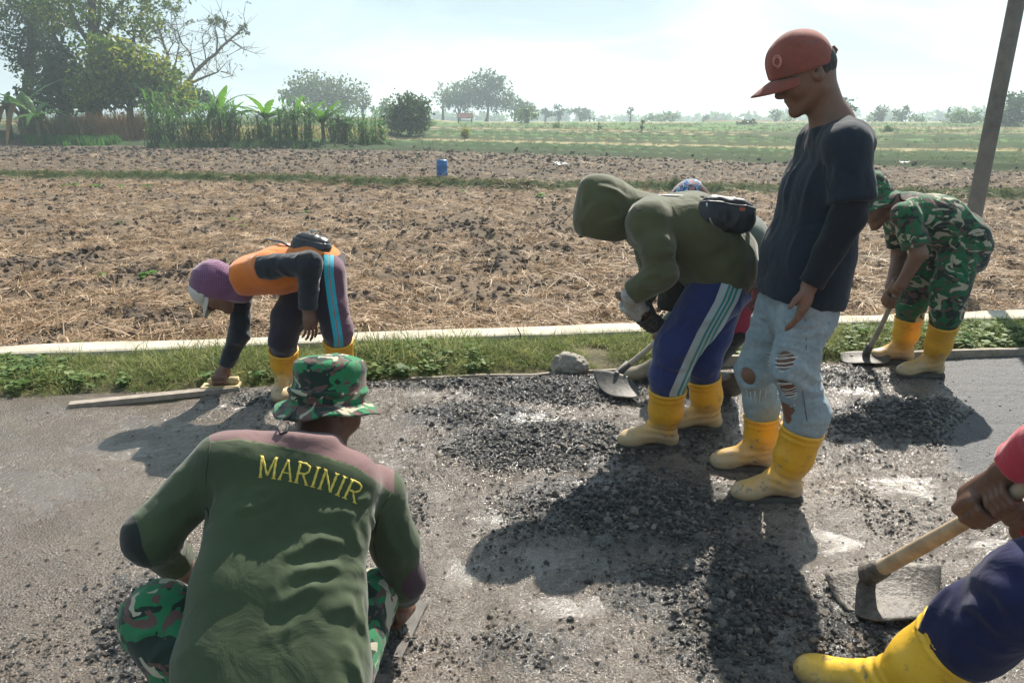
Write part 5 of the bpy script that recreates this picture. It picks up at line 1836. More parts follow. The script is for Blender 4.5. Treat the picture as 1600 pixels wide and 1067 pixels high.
    Mw = m_cloth('off white cap', (.52, .50, .46), .12, sheen=.2, dirt=(.25, .22, .18))
    oc = build('cap', S, .0055, Mw, o, base)
    part('bill', bill(T(0, .100, .018), M[1] - .28 * M[2], M[2], .074, .075, .012, .026), Mw, oc, base)
    em = [hit(S, 312 + 5 * math.cos(a), 453 + 4.5 * math.sin(a), 2.5, off=.001) for a in np.linspace(0, 4.9, 12)]
    em = np.array([q for q in em if q is not None])
    if len(em) > 3: part('emblem', tube(em, .0022, 6), m_plain('brown print', (.14, .08, .06), .8), oc, base)
    # tool under his far hand and the long straightedge
    root = tag(empty('wood_float', tuple(P(344, 602, 3.97))), 'yellowish wooden float pressed down by the hand of the orange shirted man', 'float')
    ax = np.array([unit(A3(1, .12, 0)), unit(A3(-.12, 1, 0)), [0, 0, 1]])
    c0 = P(346, 606, 3.96); c0[2] = .034
    Mw2 = m_plain('yellowish wood', (.46, .36, .19), .75, .25, 16, .4, 70)
    part('sole_board', box(c0, ax, (.20, .085, .014)), Mw2, root, root.location, False)
    V, F = tube(np.array([hx + ax[0] * t + A3(0, 0, -.002) for t in (-.07, -.05, 0, .06, .095)]), [.012, .019, .020, .022, .021], 12)
    part('grip', (V, F), Mw2, root, root.location)
    part('post', tube(np.array([hx - ax[0] * .05, c0 - ax[0] * .05]), .012, 8), Mw2, root, root.location)
    part('post', tube(np.array([hx + ax[0] * .06, c0 + ax[0] * .06]), .012, 8), Mw2, root, root.location)
    a, b_ = G(108, 634, .02), G(374, 607, .02)
    ax = np.array([unit(b_ - a), unit(np.cross([0, 0, 1], b_ - a)), [0, 0, 1]])
    V, F = box((a + b_) / 2, ax, (np.linalg.norm(b_ - a), .055, .028))
    V = V + vnoise(V * 7, 5)[:, None] * .003
    bo = thing_mesh('straightedge_board', (V, F), m_plain('weathered grey board', (.27, .23, .19), .85, .3, 22, .6, 60), (a + b_) / 2, 'long grey levelling board lying along the wet road edge', 'board', smooth=False)
    # black bag on his lower back
    Mb = m_plain('glossy black bag', (.03, .03, .034), .3, .3, 20, .6, 50)
    c = P(487, 384, 3.80)
    root, SB, axs = pouch('waist_bag', c, P(514, 380, 3.8) - P(460, 378, 3.8) + A3(0, 0, -.03), A3(.35, .1, 1), (.175, .125, .10), 'shiny black waist bag on the back of the orange shirt', Mb, 7)
    q = P(490, 361, 3.78)
    part('buckle', box(q, np.array(axs), (.035, .008, .012)), m_plain('grey buckle', (.5, .48, .45), .4), root, c, False)
    part('strap', tube(np.array([P(460, 388, 3.78), P(440, 378, 3.82), P(418, 374, 3.92), P(410, 380, 4.0)]), .012, 8, True, .4), Mb, root, c)
    part('strap', tube(np.array([P(505, 395, 3.74), P(500, 415, 3.73), P(494, 438, 3.76)]), .012, 8, True, .4), Mb, root, c)
    return o
orange_man()
print('orange %.1f' % (time.time() - T0))

# ------------------------------------------------------------ 6. soldier in camouflage at the right
def soldier():
    base = A3(2.4, 4.25, 0)
    Y = 4.27
    lat = A3(0, -1, 0)
    fwd, up = unit(A3(-.78, -.06, -.62)), unit(A3(-.62, 0, .78))
    hc = P(1370, 318, Y)
    tor = [(P(1420, 330, Y), .095, .085), (P(1462, 342, Y), .112, .075), (P(1496, 368, Y), .108, .075), (P(1503, 382, Y), .104, .075)]
    shN, elN, wrN = P(1414, 336, 4.08), P(1436, 396, 4.02), P(1408, 445, 4.06)
    shF, elF, wrF = P(1402, 342, 4.44), P(1405, 400, 4.44), P(1392, 448, 4.3)
    hA, hB = P(1408, 436, 4.12), G(1352, 556, .045)
    hax = unit(hB - hA)
    cN, cF = hA + hax * .05, hA + hax * .17
    hipN, knN, tpN, gN = P(1502, 390, 4.18), P(1484, 448, 4.12), P(1475, 505, 4.13), G(1455, 588)
    hipF, knF, tpF, gF = P(1484, 390, 4.36), P(1440, 440, 4.40), P(1421, 494, 4.42), G(1408, 567)
    B = Sdf()
    T, M = head(B, hc, fwd, up, 1.02, P(1400, 322, Y), .055)
    torso(B, shrunk(tor, .7), lat)
    B.cone(shN, shF, .05, None, .05)
    limb(B, [(shN, .048), (elN, .042), (wrN, .029)]); limb(B, [(shF, .048), (elF, .042), (wrF, .029)])
    grip(B, cN, hax, wrN, .016, 1, 1); grip(B, cF, hax, wrF, .016, 1, -1)
    for a, b_, c, g in ((hipN, knN, tpN, gN), (hipF, knF, tpF, gF)):
        limb(B, [(a, .08), (b_, .056), (c, .045), (g + A3(0, 0, .08), .038)])
        B.cone(g + A3(0, 0, .05), g + A3(-.14, 0, .04), .03, .028)
    o = new_person('soldier in full camouflage and yellow boots bent over a hoe near the pole', B, .006, M_skinA, base)
    Mc = m_camo('camouflage uniform', .85, 12.0, bright=.75)
    S = Sdf(); torso(S, tor, lat, .05); S.cone(shN, shF, .072, .066, .06)
    S.cone(P(1400, 322, Y), P(1412, 330, Y), .06, .07, .03)
    S.plane(P(1400, 326, Y), P(1384, 326, Y) - P(1404, 322, Y), .008)
    limb(S, [(shN, .068), (P(1432, 384, 4.04), .066)], .03, cb=True); limb(S, [(shF, .066), (P(1404, 386, 4.44), .062)], .03, cb=True)
    fl = folds_from(S, [([(1430, 372), (1450, 350), (1470, 330)], .010, .014), ([(1450, 385), (1480, 370), (1510, 350)], .010, .014), ([(1490, 395), (1515, 380)], .008, .012), ([(1400, 350), (1440, 352)], .008, .014)])
    build('jacket', S, .0065, Mc, o, base, cloth_disp(fl, .006, 101, (8, 8, 8), 1.4))
    S = Sdf(); torso(S, [(P(1503, 378, Y), .098, .08), (P(1500, 396, Y), .104, .075)], lat)
    limb(S, [(hipF, .108), (knF, .090), ] + tuck(tpF, .080, gF), .03); limb(S, [(hipN, .110), (knN, .090)] + tuck(tpN, .078, gN), .03)
    fl = folds_from(S, [([(1460, 430), (1485, 440), (1505, 430)], .010, .013), ([(1462, 480), (1485, 488)], .010, .012), ([(1412, 470), (1445, 478)], .010, .012), ([(1490, 400), (1525, 410)], .010, .014), ([(1465, 462), (1490, 470)], .008, .01)])
    build('trousers', S, .0065, Mc, o, base, cloth_disp(fl, .007, 103, (9, 9, 11), 1.4))
    boot(o, base, gN, tpN, A3(-1, -.05, 0), .078, .258, seed=41, h=.007)
    boot(o, base, gF, tpF, A3(-1, .05, 0), .080, .26, seed=42, h=.007)
    S = Sdf(); S.ell(T(0, -.014, .012), A3(.079, .098, .085) * 1.03, M, .01); S.plane(T(0, .03, 0), M[1], .01); S.plane(T(0, 0, -.03), -M[2] + .5 * M[1], .008)
    build('hair', S, .006, M_hair, o, base)
    hu = unit(A3(-.42, 0, .9)); hf = unit(A3(-.9, 0, -.42)); hx = np.cross(hf, hu); hb = T(0, -.005, .036)
    S = Sdf(); S.cone(hb, hb + hu * .075, .092, .083, .01, (hf, .92), capa=True); S.ell(hb + hu * .075, (.083, .088, .03), np.array([hx, hf, hu]), .02)
    S.cone(hb - hu * .03, hb + hu * .05, .084, .076, .004, (hf, .92), op=1)
    Mh = m_camo('camouflage field hat', 1.3, 21.0, bright=.9)
    oh = build('bush_hat', S, .006, Mh, o, base, lambda V, N: .004 * vnoise(V * 20, 105))
    part('brim', brim(hb + hu * .004, hf, hu, .088, .132, .03, .010, .7, .004, 1.05), Mh, oh, base)
    bl = [G(1310, 552, .035), G(1392, 556, .06), G(1388, 573, .015), G(1316, 571, .015)]
    hoe(hB, hA - hax * .10, hB, bl, 'muddy bladed hoe held by the camouflaged soldier', m_plain('grey weathered handle', (.32, .28, .22), .75, .25, 14), .0155, off=.5)
    return o
soldier()
print('soldier %.1f' % (time.time() - T0))

# ------------------------------------------------------------ 7. man at the lower right: red sleeves, blue trousers
def red_man():
    base = A3(1.30, 1.35, 0)
    toe, ank = A3(.775, 1.70, 0), A3(.945, 1.56, 0)
    top = A3(1.03, 1.475, .30)
    kn = A3(1.09, 1.37, .50)
    hp = A3(1.46, 1.20, .80)
    hp2 = A3(1.55, 1.02, .80); kn2 = A3(1.62, 1.12, .42); an2 = A3(1.86, 1.0, .12)
    ha, hb_ = P(1348, 903, 2.06), P(1700, 700, 1.42)
    ha = G(1352, 902, .10)
    top_h = P(1650, 730, 1.52)
    hax = unit(top_h - ha)
    def on(px):  # point on the handle at picture column px
        t = np.linspace(0, 1.2, 400); q = ha + (top_h - ha) * t[:, None]
        x, y = proj(q); return q[np.argmin(np.abs(x - px))]
    c1, c2 = on(1534), on(1572)
    w1 = P(1572, 736, c1[1] - .05); w2 = P(1600, 830, c2[1] + .03)
    e1, e2 = P(1740, 615, 1.36), P(1800, 810, 1.45)
    s1, s2 = A3(1.52, 1.08, 1.12), A3(1.66, 1.40, 1.10)
    B = Sdf()
    hc = A3(1.42, 1.22, 1.36)
    T, M = head(B, hc, A3(-.8, .25, -.5), A3(-.45, .1, .85), 1.0, A3(1.52, 1.22, 1.22), .056)
    tor = [(A3(1.58, 1.22, 1.08), .085, .10), (A3(1.56, 1.17, .95), .10, .08), (A3(1.50, 1.11, .82), .10, .08)]
    lat = unit(s1 - s2)
    torso(B, shrunk(tor, .75), lat)
    B.cone(s1, s2, .05, None, .05)
    limb(B, [(s1, .045), (e1, .038), (w1, .029)]); limb(B, [(s2, .045), (e2, .038), (w2, .029)])
    grip(B, c1, hax, w1, .021, .98, 1); grip(B, c2, -hax, w2, .021, .95, 1)
    limb(B, [(hp, .08), (kn, .058), (top, .045), (ank + A3(0, 0, .1), .038)]); limb(B, [(hp2, .08), (kn2, .058), (an2, .045)])
    o = new_person('man mostly out of frame at lower right, red sleeves, dark blue trousers and yellow boot', B, .0052, M_skinB, base)
    S = Sdf(); torso(S, tor, lat, .05); S.cone(s1, s2, .07, None, .05)
    limb(S, [(s1, .062), (e1, .055), (w1 + (e1 - w1) * .12, .048)], .03, cb=True); limb(S, [(s2, .062), (e2, .053), (w2 + (e2 - w2) * .08, .044)], .03, cb=True)
    S.plane(A3(1.52, 1.22, 1.18), A3(-.2, 0, 1), .01)
    build('shirt', S, .006, m_cloth('red shirt', (.46, .025, .05), .12, sheen=.3, crease=.5), o, base, cloth_disp((), .005, 111, (11, 11, 11), 1.4))
    S = Sdf()
    limb(S, [(hp2, .11), (kn2, .085), (an2, .07)], .04)
    limb(S, [(hp, .105), (kn, .088), (top + A3(.01, -.02, .045), .084), (top, .074), (top + (ank - top) * .3, .062)], .04)
    S.cone(hp, hp2, .12, None, .05)
    fl = folds_from(S, [([(1500, 935), (1540, 950), (1575, 990)], .010, .014), ([(1515, 900), (1560, 920), (1600, 950)], .010, .016), ([(1490, 965), (1530, 985)], .008, .012)], .8)
    build('trousers', S, .0065, m_cloth('dark blue work trousers', (.013, .015, .060), .22, sheen=.1), o, base, cloth_disp(fl, .006, 113, (9, 9, 9), 1.4, .006))
    boot(o, base, ank, top, toe - ank, .088, .285, seed=51, h=.0055, mat=boot_mat('bright yellow boot', (.78, .46, .04), .055, (.22, .175, .12)))
    boot(o, base, an2 * A3(1, 1, 0), an2 + A3(-.02, .02, .14), A3(-.8, .3, 0), .078, .28, seed=52, h=.008)
    S = Sdf(); S.ell(T(0, -.012, .016), A3(.082, .102, .088), M, .01); S.plane(T(0, .05, 0), M[1] - .5 * M[2], .01); S.plane(T(0, 0, -.04), -M[2] + .6 * M[1], .008)
    build('hair', S, .007, M_hair, o, base)
    bl = [G(1288, 896, .05), G(1470, 884, .09), G(1482, 972, .03), G(1330, 984, .02)]
    hoe(ha, top_h + hax * .45, ha, bl, 'large hoe with pale wooden handle and gritty wet blade at lower right', M_wood, .021, .004, .38, m_plain('wet gritty blade', (.085, .07, .056), .5, .7, 38, 1.0, 60, bd=.006))
    return o
red_man()
print('people done %.1f' % (time.time() - T0))
# ================================================================== TREES, PLANTS, FURNITURE OF THE FIELDS
def at(px, Y):
    x = (px - 800) / FOC * (Y * CP + (CAM_H - .3) * SP)
    return A3(x, Y, float(field_z(np.array([x]), np.array([float(Y)]))[0]) - .04)
def zpx(py, Y):
    return float(P(800, py, Y)[2])
def leaf_cloud(blobs, n, size, seed, clump=18, spread=.32, aspect=.55):
    """blobs: (centre, radii, weight): leaf quads gathered in clumps through the shells of the blobs"""
    rg = np.random.default_rng(seed)
    w = np.array([b_[2] * b_[1][0] * b_[1][2] for b_ in blobs], float); w /= w.sum()
    nc = max(4, n // clump)
    which = rg.choice(len(blobs), nc, p=w)
    d = rg.normal(size=(nc, 3)); d /= np.linalg.norm(d, axis=1, keepdims=True)
    rad = .25 + .85 * rg.random(nc) ** .6
    C0 = np.array([blobs[k][0] for k in which]); Rr = np.array([blobs[k][1] for k in which])
    cen = C0 + d * Rr * rad[:, None]
    idx = np.repeat(np.arange(nc), clump)
    rr = Rr[idx].mean(1, keepdims=True)
    c = cen[idx] + rg.normal(size=(len(idx), 3)) * spread * rr * np.array([.62, .62, .42])
    m_ = len(c)
    a = rg.normal(size=(m_, 3)) + np.array([0, 0, -.35]); a /= np.linalg.norm(a, axis=1, keepdims=True)
    b_ = rg.normal(size=(m_, 3)); b_ -= (b_ * a).sum(1, keepdims=True) * a; b_ /= np.linalg.norm(b_, axis=1, keepdims=True)
    s = size * (.55 + .9 * rg.random((m_, 1)))
    V = np.stack([c, c + a * s * .5 + b_ * s * aspect * .5, c + a * s, c + a * s * .5 - b_ * s * aspect * .5], 1).reshape(-1, 3)
    F = np.arange(m_ * 4).reshape(-1, 4)
    return V, [F]
def limbs(base, top, r0, targets, seed, bend=.06):
    rg = np.random.default_rng(seed)
    base, top = np.asarray(base, float), np.asarray(top, float)
    L = np.linalg.norm(top - base)
    t = np.linspace(0, 1, 9)[:, None]
    wob = rg.normal(size=(9, 3)) * L * bend * .35; wob[0] = 0
    wob = (wob + np.roll(wob, 1, 0)) / 2; wob[0] = 0
    tr = base + (top - base) * t + wob
    rr = r0 * (1.25 - t[:, 0] * .95); rr[0] *= 1.35
    ps = [tube(tr, rr, 9)]
    for q in targets:
        q = np.asarray(q, float)
        k = int(np.clip(2 + rg.random() * 6, 2, 7))
        s = tr[k]
        tt = np.linspace(0, 1, 7)[:, None]
        w2 = rg.normal(size=(7, 3)) * np.linalg.norm(q - s) * .05; w2[0] = 0
        pts = s + (q - s) * tt + w2 + A3(0, 0, .12) * np.sin(tt * np.pi) * np.linalg.norm(q - s)
        ps.append(tube(pts, rr[k] * .5 * (1 - tt[:, 0] * .85), 6))
        for j in range(2):
            e = pts[4] + rg.normal(size=3) * np.linalg.norm(q - s) * .25 + A3(0, 0, .1)
            ps.append(tube(np.array([pts[4 - j], (pts[4 - j] + e) / 2 + rg.normal(size=3) * .05, e]), [rr[k] * .22, rr[k] * .14, rr[k] * .05], 5))
    return merge(ps)
M_bark = m_plain('grey brown bark', (.085, .068, .052), .95, .35, 3, .8, 12, bd=.05)
M_barkp = m_plain('pale bark', (.19, .165, .14), .95, .3, 3, .6, 12, bd=.04)
LF = {
    'dark': m_leaf('dark leaves', (.042, .085, .025), .32, .4, .5, .6),
    'mid': m_leaf('mid green leaves', (.085, .15, .03), .45, .4, .5, .6),
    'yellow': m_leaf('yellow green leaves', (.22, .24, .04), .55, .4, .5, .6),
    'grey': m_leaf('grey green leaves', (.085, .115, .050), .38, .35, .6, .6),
    'cane': m_leaf('cane leaves', (.08, .19, .045), .5, .45, .45, 1.2),
    'banana': m_leaf('banana leaves', (.085, .20, .035), .5, .35, .4, .8),
    'dead': m_leaf('dead leaves', (.24, .15, .075), .35, .35, .7, .8),
}
def tree(name, label, px, Y, blobs_px, leaf, n, size, seed, trunk=None, r=.2, cat='tree', group=None, bark=None, nl=5, fill=None, spread=.32, depth=1.0):
    """blobs_px: (x, y, half width px, half height px, weight); trunk: pixel column of the top of the trunk"""
    base = at(px, Y)
    k = Y / FOC
    bl = [(P(x, y, Y) + A3(0, (i % 3 - .3) * a * k * .4, 0), A3(a * k, a * k * .8 * depth, b_ * k), w) for i, (x, y, a, b_, w) in enumerate(blobs_px)]
    root = tag(empty(name, tuple(base)), label, cat, group)
    topc = max(bl, key=lambda q: q[0][2])[0] if trunk is None else P(trunk[0], trunk[1], Y)
    rg = np.random.default_rng(seed + 5)
    tg = [q[0] + rg.normal(size=3) * q[1] * .35 for q in bl for _ in range(2)][:nl]
    part('trunk', limbs(base - A3(0, 0, .1), topc, r, tg, seed), bark or M_bark, root, base)
    if n:
        part('crown', leaf_cloud(bl, n, size, seed, spread=spread), LF[leaf] if isinstance(leaf, str) else leaf, root, base)
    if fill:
        part('lit_crown', leaf_cloud([(c + A3(0, -.2, 0), s, w) for c, s, w in bl], fill[1], size, seed + 9, spread=spread), LF[fill[0]], root, base)  # second leaf layer, its lighter colour standing for the sunlit part of the crown
    return root

tree('big_tree', 'tall leaning tree with thick dark trunk behind the orange dry grass at left', 152, 64,
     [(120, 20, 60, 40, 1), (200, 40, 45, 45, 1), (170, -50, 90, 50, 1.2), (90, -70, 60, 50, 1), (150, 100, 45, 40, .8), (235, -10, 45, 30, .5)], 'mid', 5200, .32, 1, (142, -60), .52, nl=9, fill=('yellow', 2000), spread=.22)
tree('big_tree', 'dark dense tree at the left edge rising out of the frame', 45, 68,
     [(20, 40, 60, 50, 1), (60, 95, 45, 40, 1), (30, -40, 70, 50, 1), (75, 20, 40, 40, .8)], 'dark', 5200, .32, 2, (60, -60), .42, nl=8, fill=('grey', 1400), spread=.22)
tree('slender_tree', 'slim leaning double stemmed tree between the two tallest trees', 112, 66,
     [(70, -30, 40, 40, .5), (95, 30, 25, 25, .3)], 'mid', 1400, .4, 3, (70, -40), .30, nl=5)
tree('leafy_tree', 'yellow green broad leaved tree leaning right over the cane clumps', 205, 60,
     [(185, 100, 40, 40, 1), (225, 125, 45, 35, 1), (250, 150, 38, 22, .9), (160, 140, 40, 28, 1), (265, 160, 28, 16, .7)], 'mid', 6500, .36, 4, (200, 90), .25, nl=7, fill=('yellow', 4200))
tree('shrubby_tree', 'low dark bush tree under the tallest tree at left', 95, 62,
     [(95, 110, 28, 40, 1), (115, 150, 30, 22, 1), (60, 150, 40, 26, .9)], 'dark', 4000, .36, 5, None, .2, nl=5)
tree('bush', 'dark round bush under the bare tree', 312, 75, [(305, 160, 22, 18, 1), (330, 165, 18, 14, 1), (285, 150, 20, 16, .7)], 'dark', 1700, .34, 6, None, .12, 'bush', nl=4)
# the bare tree: branches followed by hand
def bare_tree():
    Y = 70; base = at(288, Y)
    root = tag(empty('bare_tree', tuple(base)), 'nearly leafless tree with spreading thin branches against the sky', 'tree')
    rg = np.random.default_rng(7)
    lines = [([(288, 175), (289, 136), (305, 112), (322, 96), (338, 84), (355, 66), (372, 52), (384, 40)], 7), ([(290, 134), (312, 124), (335, 115), (345, 108)], 5), ([(268, 175), (268, 125), (262, 85), (254, 62), (244, 40), (228, 20)], 6),
             ([(268, 118), (275, 97), (280, 70), (272, 50)], 3), ([(305, 110), (298, 85), (285, 70), (278, 50), (270, 12)], 3), ([(338, 84), (340, 60), (336, 45), (340, 30)], 3), ([(355, 70), (350, 50), (352, 35)], 2),
             ([(322, 96), (318, 75), (330, 60), (325, 48)], 2), ([(345, 112), (360, 116), (365, 120)], 2), ([(254, 62), (240, 60), (228, 68), (210, 66)], 3), ([(262, 85), (270, 70), (262, 48), (268, 30)], 2), ([(360, 62), (378, 76), (382, 74)], 2), ([(244, 40), (238, 18), (242, 0)], 2)]
    ps = []; tips = []
    for pts, w in lines:
        q = np.array([P(x, y, Y + rg.normal() * .25) for x, y in pts])
        q = np.vstack([q[i] * (1 - t) + q[i + 1] * t + rg.normal(size=3) * .05 * (t > 0) for i in range(len(q) - 1) for t in (0, .5)] + [q[-1]])
        ps.append(tube(q, np.linspace(w * .5, w * .14, len(q)) * Y / FOC, 6)); 
        for i in range(2, len(q)):
            for _ in range(2):
                e = q[i] + rg.normal(size=3) * A3(.9, .6, .8) + A3(0, 0, .3); mdl = (q[i] + e) / 2 + rg.normal(size=3) * .12
                ps.append(tube(np.array([q[i], mdl, e]), [.035, .024, .012], 4)); tips.append(e)
                for _ in range(2):
                    e2 = mdl + rg.normal(size=3) * .5 + A3(0, 0, .2); ps.append(tube(np.array([mdl, (mdl + e2) / 2 + rg.normal(size=3) * .05, e2]), [.02, .015, .008], 3)); tips.append(e2)
    part('trunk', merge(ps), M_barkp, root, base)
    k = Y / FOC
    bl = [(P(340, 33, Y), A3(15, 12, 9) * k, 1), (P(381, 47, Y), A3(9, 8, 8) * k, 1), (P(243, 38, Y), A3(12, 12, 10) * k, 1), (P(268, 8, Y), A3(16, 12, 8) * k, 1), (P(300, 38, Y), A3(10, 9, 6) * k, .5), (P(225, 60, Y), A3(10, 9, 8) * k, .6)]
    V1 = leaf_cloud(bl, 1100, .22, 71)
    V2 = leaf_cloud([(t_, A3(.3, .3, .3), 1) for t_ in tips[::4]], 500, .16, 72, clump=4)
    part('crown', merge([V1, V2]), LF['grey'], root, base)
bare_tree()

def banana(label, px, Y, top, seed, n=9, L=1.9, dead=False, lean=0):
    rg = np.random.default_rng(seed)
    base = at(px, Y); h = zpx(top, Y) - base[2]
    root = tag(empty('banana_plant', tuple(base)), label, 'banana plant', 'banana plants beyond the fields')
    st = base + A3(lean, 0, h * .52)
    part('stem', tube(np.array([base, (base + st) / 2 + A3(.04, 0, 0), st]), [.16, .13, .09], 8), m_banstem, root, base)
    for i in range(n):
        a = i * 2.4 + rg.random() * .6; up_ = .55 + .85 * rg.random()
        hx_ = A3(math.cos(a), math.sin(a), 0); Ls = max(L, h * .62) * 1.2 * (.7 + .5 * rg.random()); w = .26 * (.8 + .4 * rg.random())
        sd = A3(-hx_[1], hx_[0], 0)
        dr = rg.random() * .6 + (1.0 if dead and i % 2 else .25)
        nt_ = 11
        V, F = [], []
        for j in range(nt_):
            t = j / (nt_ - 1)
            c = st + hx_ * Ls * t * math.cos(up_ * (1 - t * .4)) + A3(0, 0, Ls * (math.sin(up_) * t - dr * t * t))
            ww = w * math.sin(math.pi * min(1, .12 + t * .9)) ** .6 * (1 if j % 2 else .72 + .2 * rg.random())
            V += [c + sd * ww - A3(0, 0, ww * .35), c, c - sd * ww - A3(0, 0, ww * .35)]
        for j in range(nt_ - 1):
            F += [[3 * j, 3 * j + 1, 3 * j + 4, 3 * j + 3], [3 * j + 1, 3 * j + 2, 3 * j + 5, 3 * j + 4]]
        part('leaf', (np.array(V), [np.array(F)]), LF['dead'] if dead and i % 2 else LF['banana'], root, base)
    return root
m_banstem = m_plain('banana stem', (.12, .13, .06), .8, .35, 3)
BN = [(40, 56, 118, 1, 1.9, True, 'banana plant with browned hanging leaves at the left edge'), (18, 57, 128, 2, 2.0, True, 'leftmost banana plant, half dried, at the frame edge'), (62, 54, 150, 3, 1.5, False, 'short green banana plant right of the dried ones'),
      (345, 52, 138, 4, 2.2, False, 'tallest banana plant standing between two cane clumps'), (360, 51, 152, 5, 1.9, False, 'banana plant with long leaf arching right beside the tallest one'), (418, 52, 145, 6, 1.9, False, 'banana plant with upright torn leaves in the middle of the row'),
      (462, 53, 152, 7, 1.8, False, 'banana plant partly behind the middle cane clump'), (505, 50, 158, 8, 2.0, False, 'drooping banana plant near the right end of the row'), (540, 50, 172, 9, 1.7, False, 'low spreading banana plant at the right end of the row'), (485, 54, 160, 10, 1.6, False, 'banana plant behind the drooping one')]
for px, Y, top, sd_, L, dead, lb in BN: banana(lb, px, Y, top - 4, 800 + sd_, 10, L, dead)

def cane(label, x0, x1, Y, top, seed, nst=60, leafm='cane'):
    rg = np.random.default_rng(seed)
    base = at((x0 + x1) / 2, Y); h = (zpx(top, Y) - base[2]) * 1.65; hw = (x1 - x0) / 2 * Y / FOC
    root = tag(empty('cane_clump', tuple(base)), label, 'cane clump', 'clumps of tall cane grass in front of the trees')
    ps, ls = [], []
    for i in range(nst):
        p0 = base + A3((rg.random() * 2 - 1) * hw * .95, rg.normal() * .5, 0); hh = h * (.45 + .6 * rg.random() ** .8)
        d = A3(rg.normal() * .08, rg.normal() * .08, 1)
        ps.append(tube(np.array([p0, p0 + d * hh * .5, p0 + d * hh * .8]), [.018, .014, .008], 4))
        for j in range(15):
            t = .12 + .88 * rg.random(); a = rg.random() * 6.283; e = .25 + .95 * rg.random()
            dd = A3(math.cos(a) * math.cos(e), math.sin(a) * math.cos(e), math.sin(e))
            ls.append(blade(p0 + d * hh * t * .85, dd, .5 + .7 * rg.random(), .075, .5 * rg.random() + .25, 4))
    part('canes', merge(ps), m_banstem, root, base)['kind'] = 'stuff'
    part('leaves', merge(ls), LF[leafm], root, base)['kind'] = 'stuff'
CN = [(230, 285, 50, 168, 'dense tall cane clump at the left end of the row'), (288, 318, 51, 182, 'thin cane clump between two denser ones'), (322, 372, 50, 172, 'dense cane clump round the foot of the tallest banana'), (428, 488, 50, 178, 'wide dark cane clump in the middle of the row'),
      (385, 425, 52, 195, 'low cane clump with yellow grass behind'), (515, 556, 50, 190, 'low green clump below the drooping banana'), (562, 600, 49, 192, 'last small cane clump at the right end of the row')]
for i, (a, b_, Y, top, lb) in enumerate(CN): cane(lb, a, b_, Y, top, 900 + i, int((b_ - a) * .95))

# row of orange dry grass and yellow grass behind
def grass_bank(name, label, x0, x1, Y, top, mat, n, seed, lean=.1):
    rg = np.random.default_rng(seed); ls = []
    for i in range(n):
        px = x0 + (x1 - x0) * rg.random(); yy = Y + rg.normal() * 1.0; p0 = at(px, yy); h = (zpx(top, Y) - p0[2]) * (.5 + .6 * rg.random()) 
        for j in range(5):
            a = rg.random() * 6.283; e = 1.0 + .5 * rg.random()
            ls.append(blade(p0 + rg.normal(size=3) * A3(.15, .15, 0), A3(math.cos(a) * math.cos(e), math.sin(a) * math.cos(e), math.sin(e)), max(h, .2), .07, .15, 3))
    o = part(name, merge(ls), mat, None, (0, 0, 0)); tag(o, label, kind='stuff')
grass_bank('dry_grass', 'orange dry tall grass below the trees', 120, 228, 60, 165, m_straw('orange grass', (.36, .19, .08), (.55, .36, .16), .4), 330, 1)
grass_bank('dry_grass', 'brownish weeds below the trees', 40, 140, 59, 172, m_straw('brown weeds', (.13, .12, .05), (.24, .19, .09), .35), 240, 2)
grass_bank('dry_grass', 'yellow dry grass behind the canes', 285, 600, 58, 190, m_straw('yellow grass', (.26, .24, .08), (.42, .36, .16), .4), 420, 3)
grass_bank('green_grass', 'bright green grass patch on the terrace', 45, 185, 55, 208, m_straw('fresh grass', (.06, .17, .03), (.11, .23, .05), .45), 420, 4)
grass_bank('dry_grass', 'thin band of pale dry crop on the far rise', 1100, 1260, 190, 186, m_straw('pale crop', (.38, .26, .15), (.5, .36, .22), .4), 260, 5)
grass_bank('green_grass', 'green undergrowth at the foot of the canes', 228, 610, 49.4, 216, m_straw('undergrowth', (.045, .10, .03), (.10, .14, .05), .4), 520, 6)

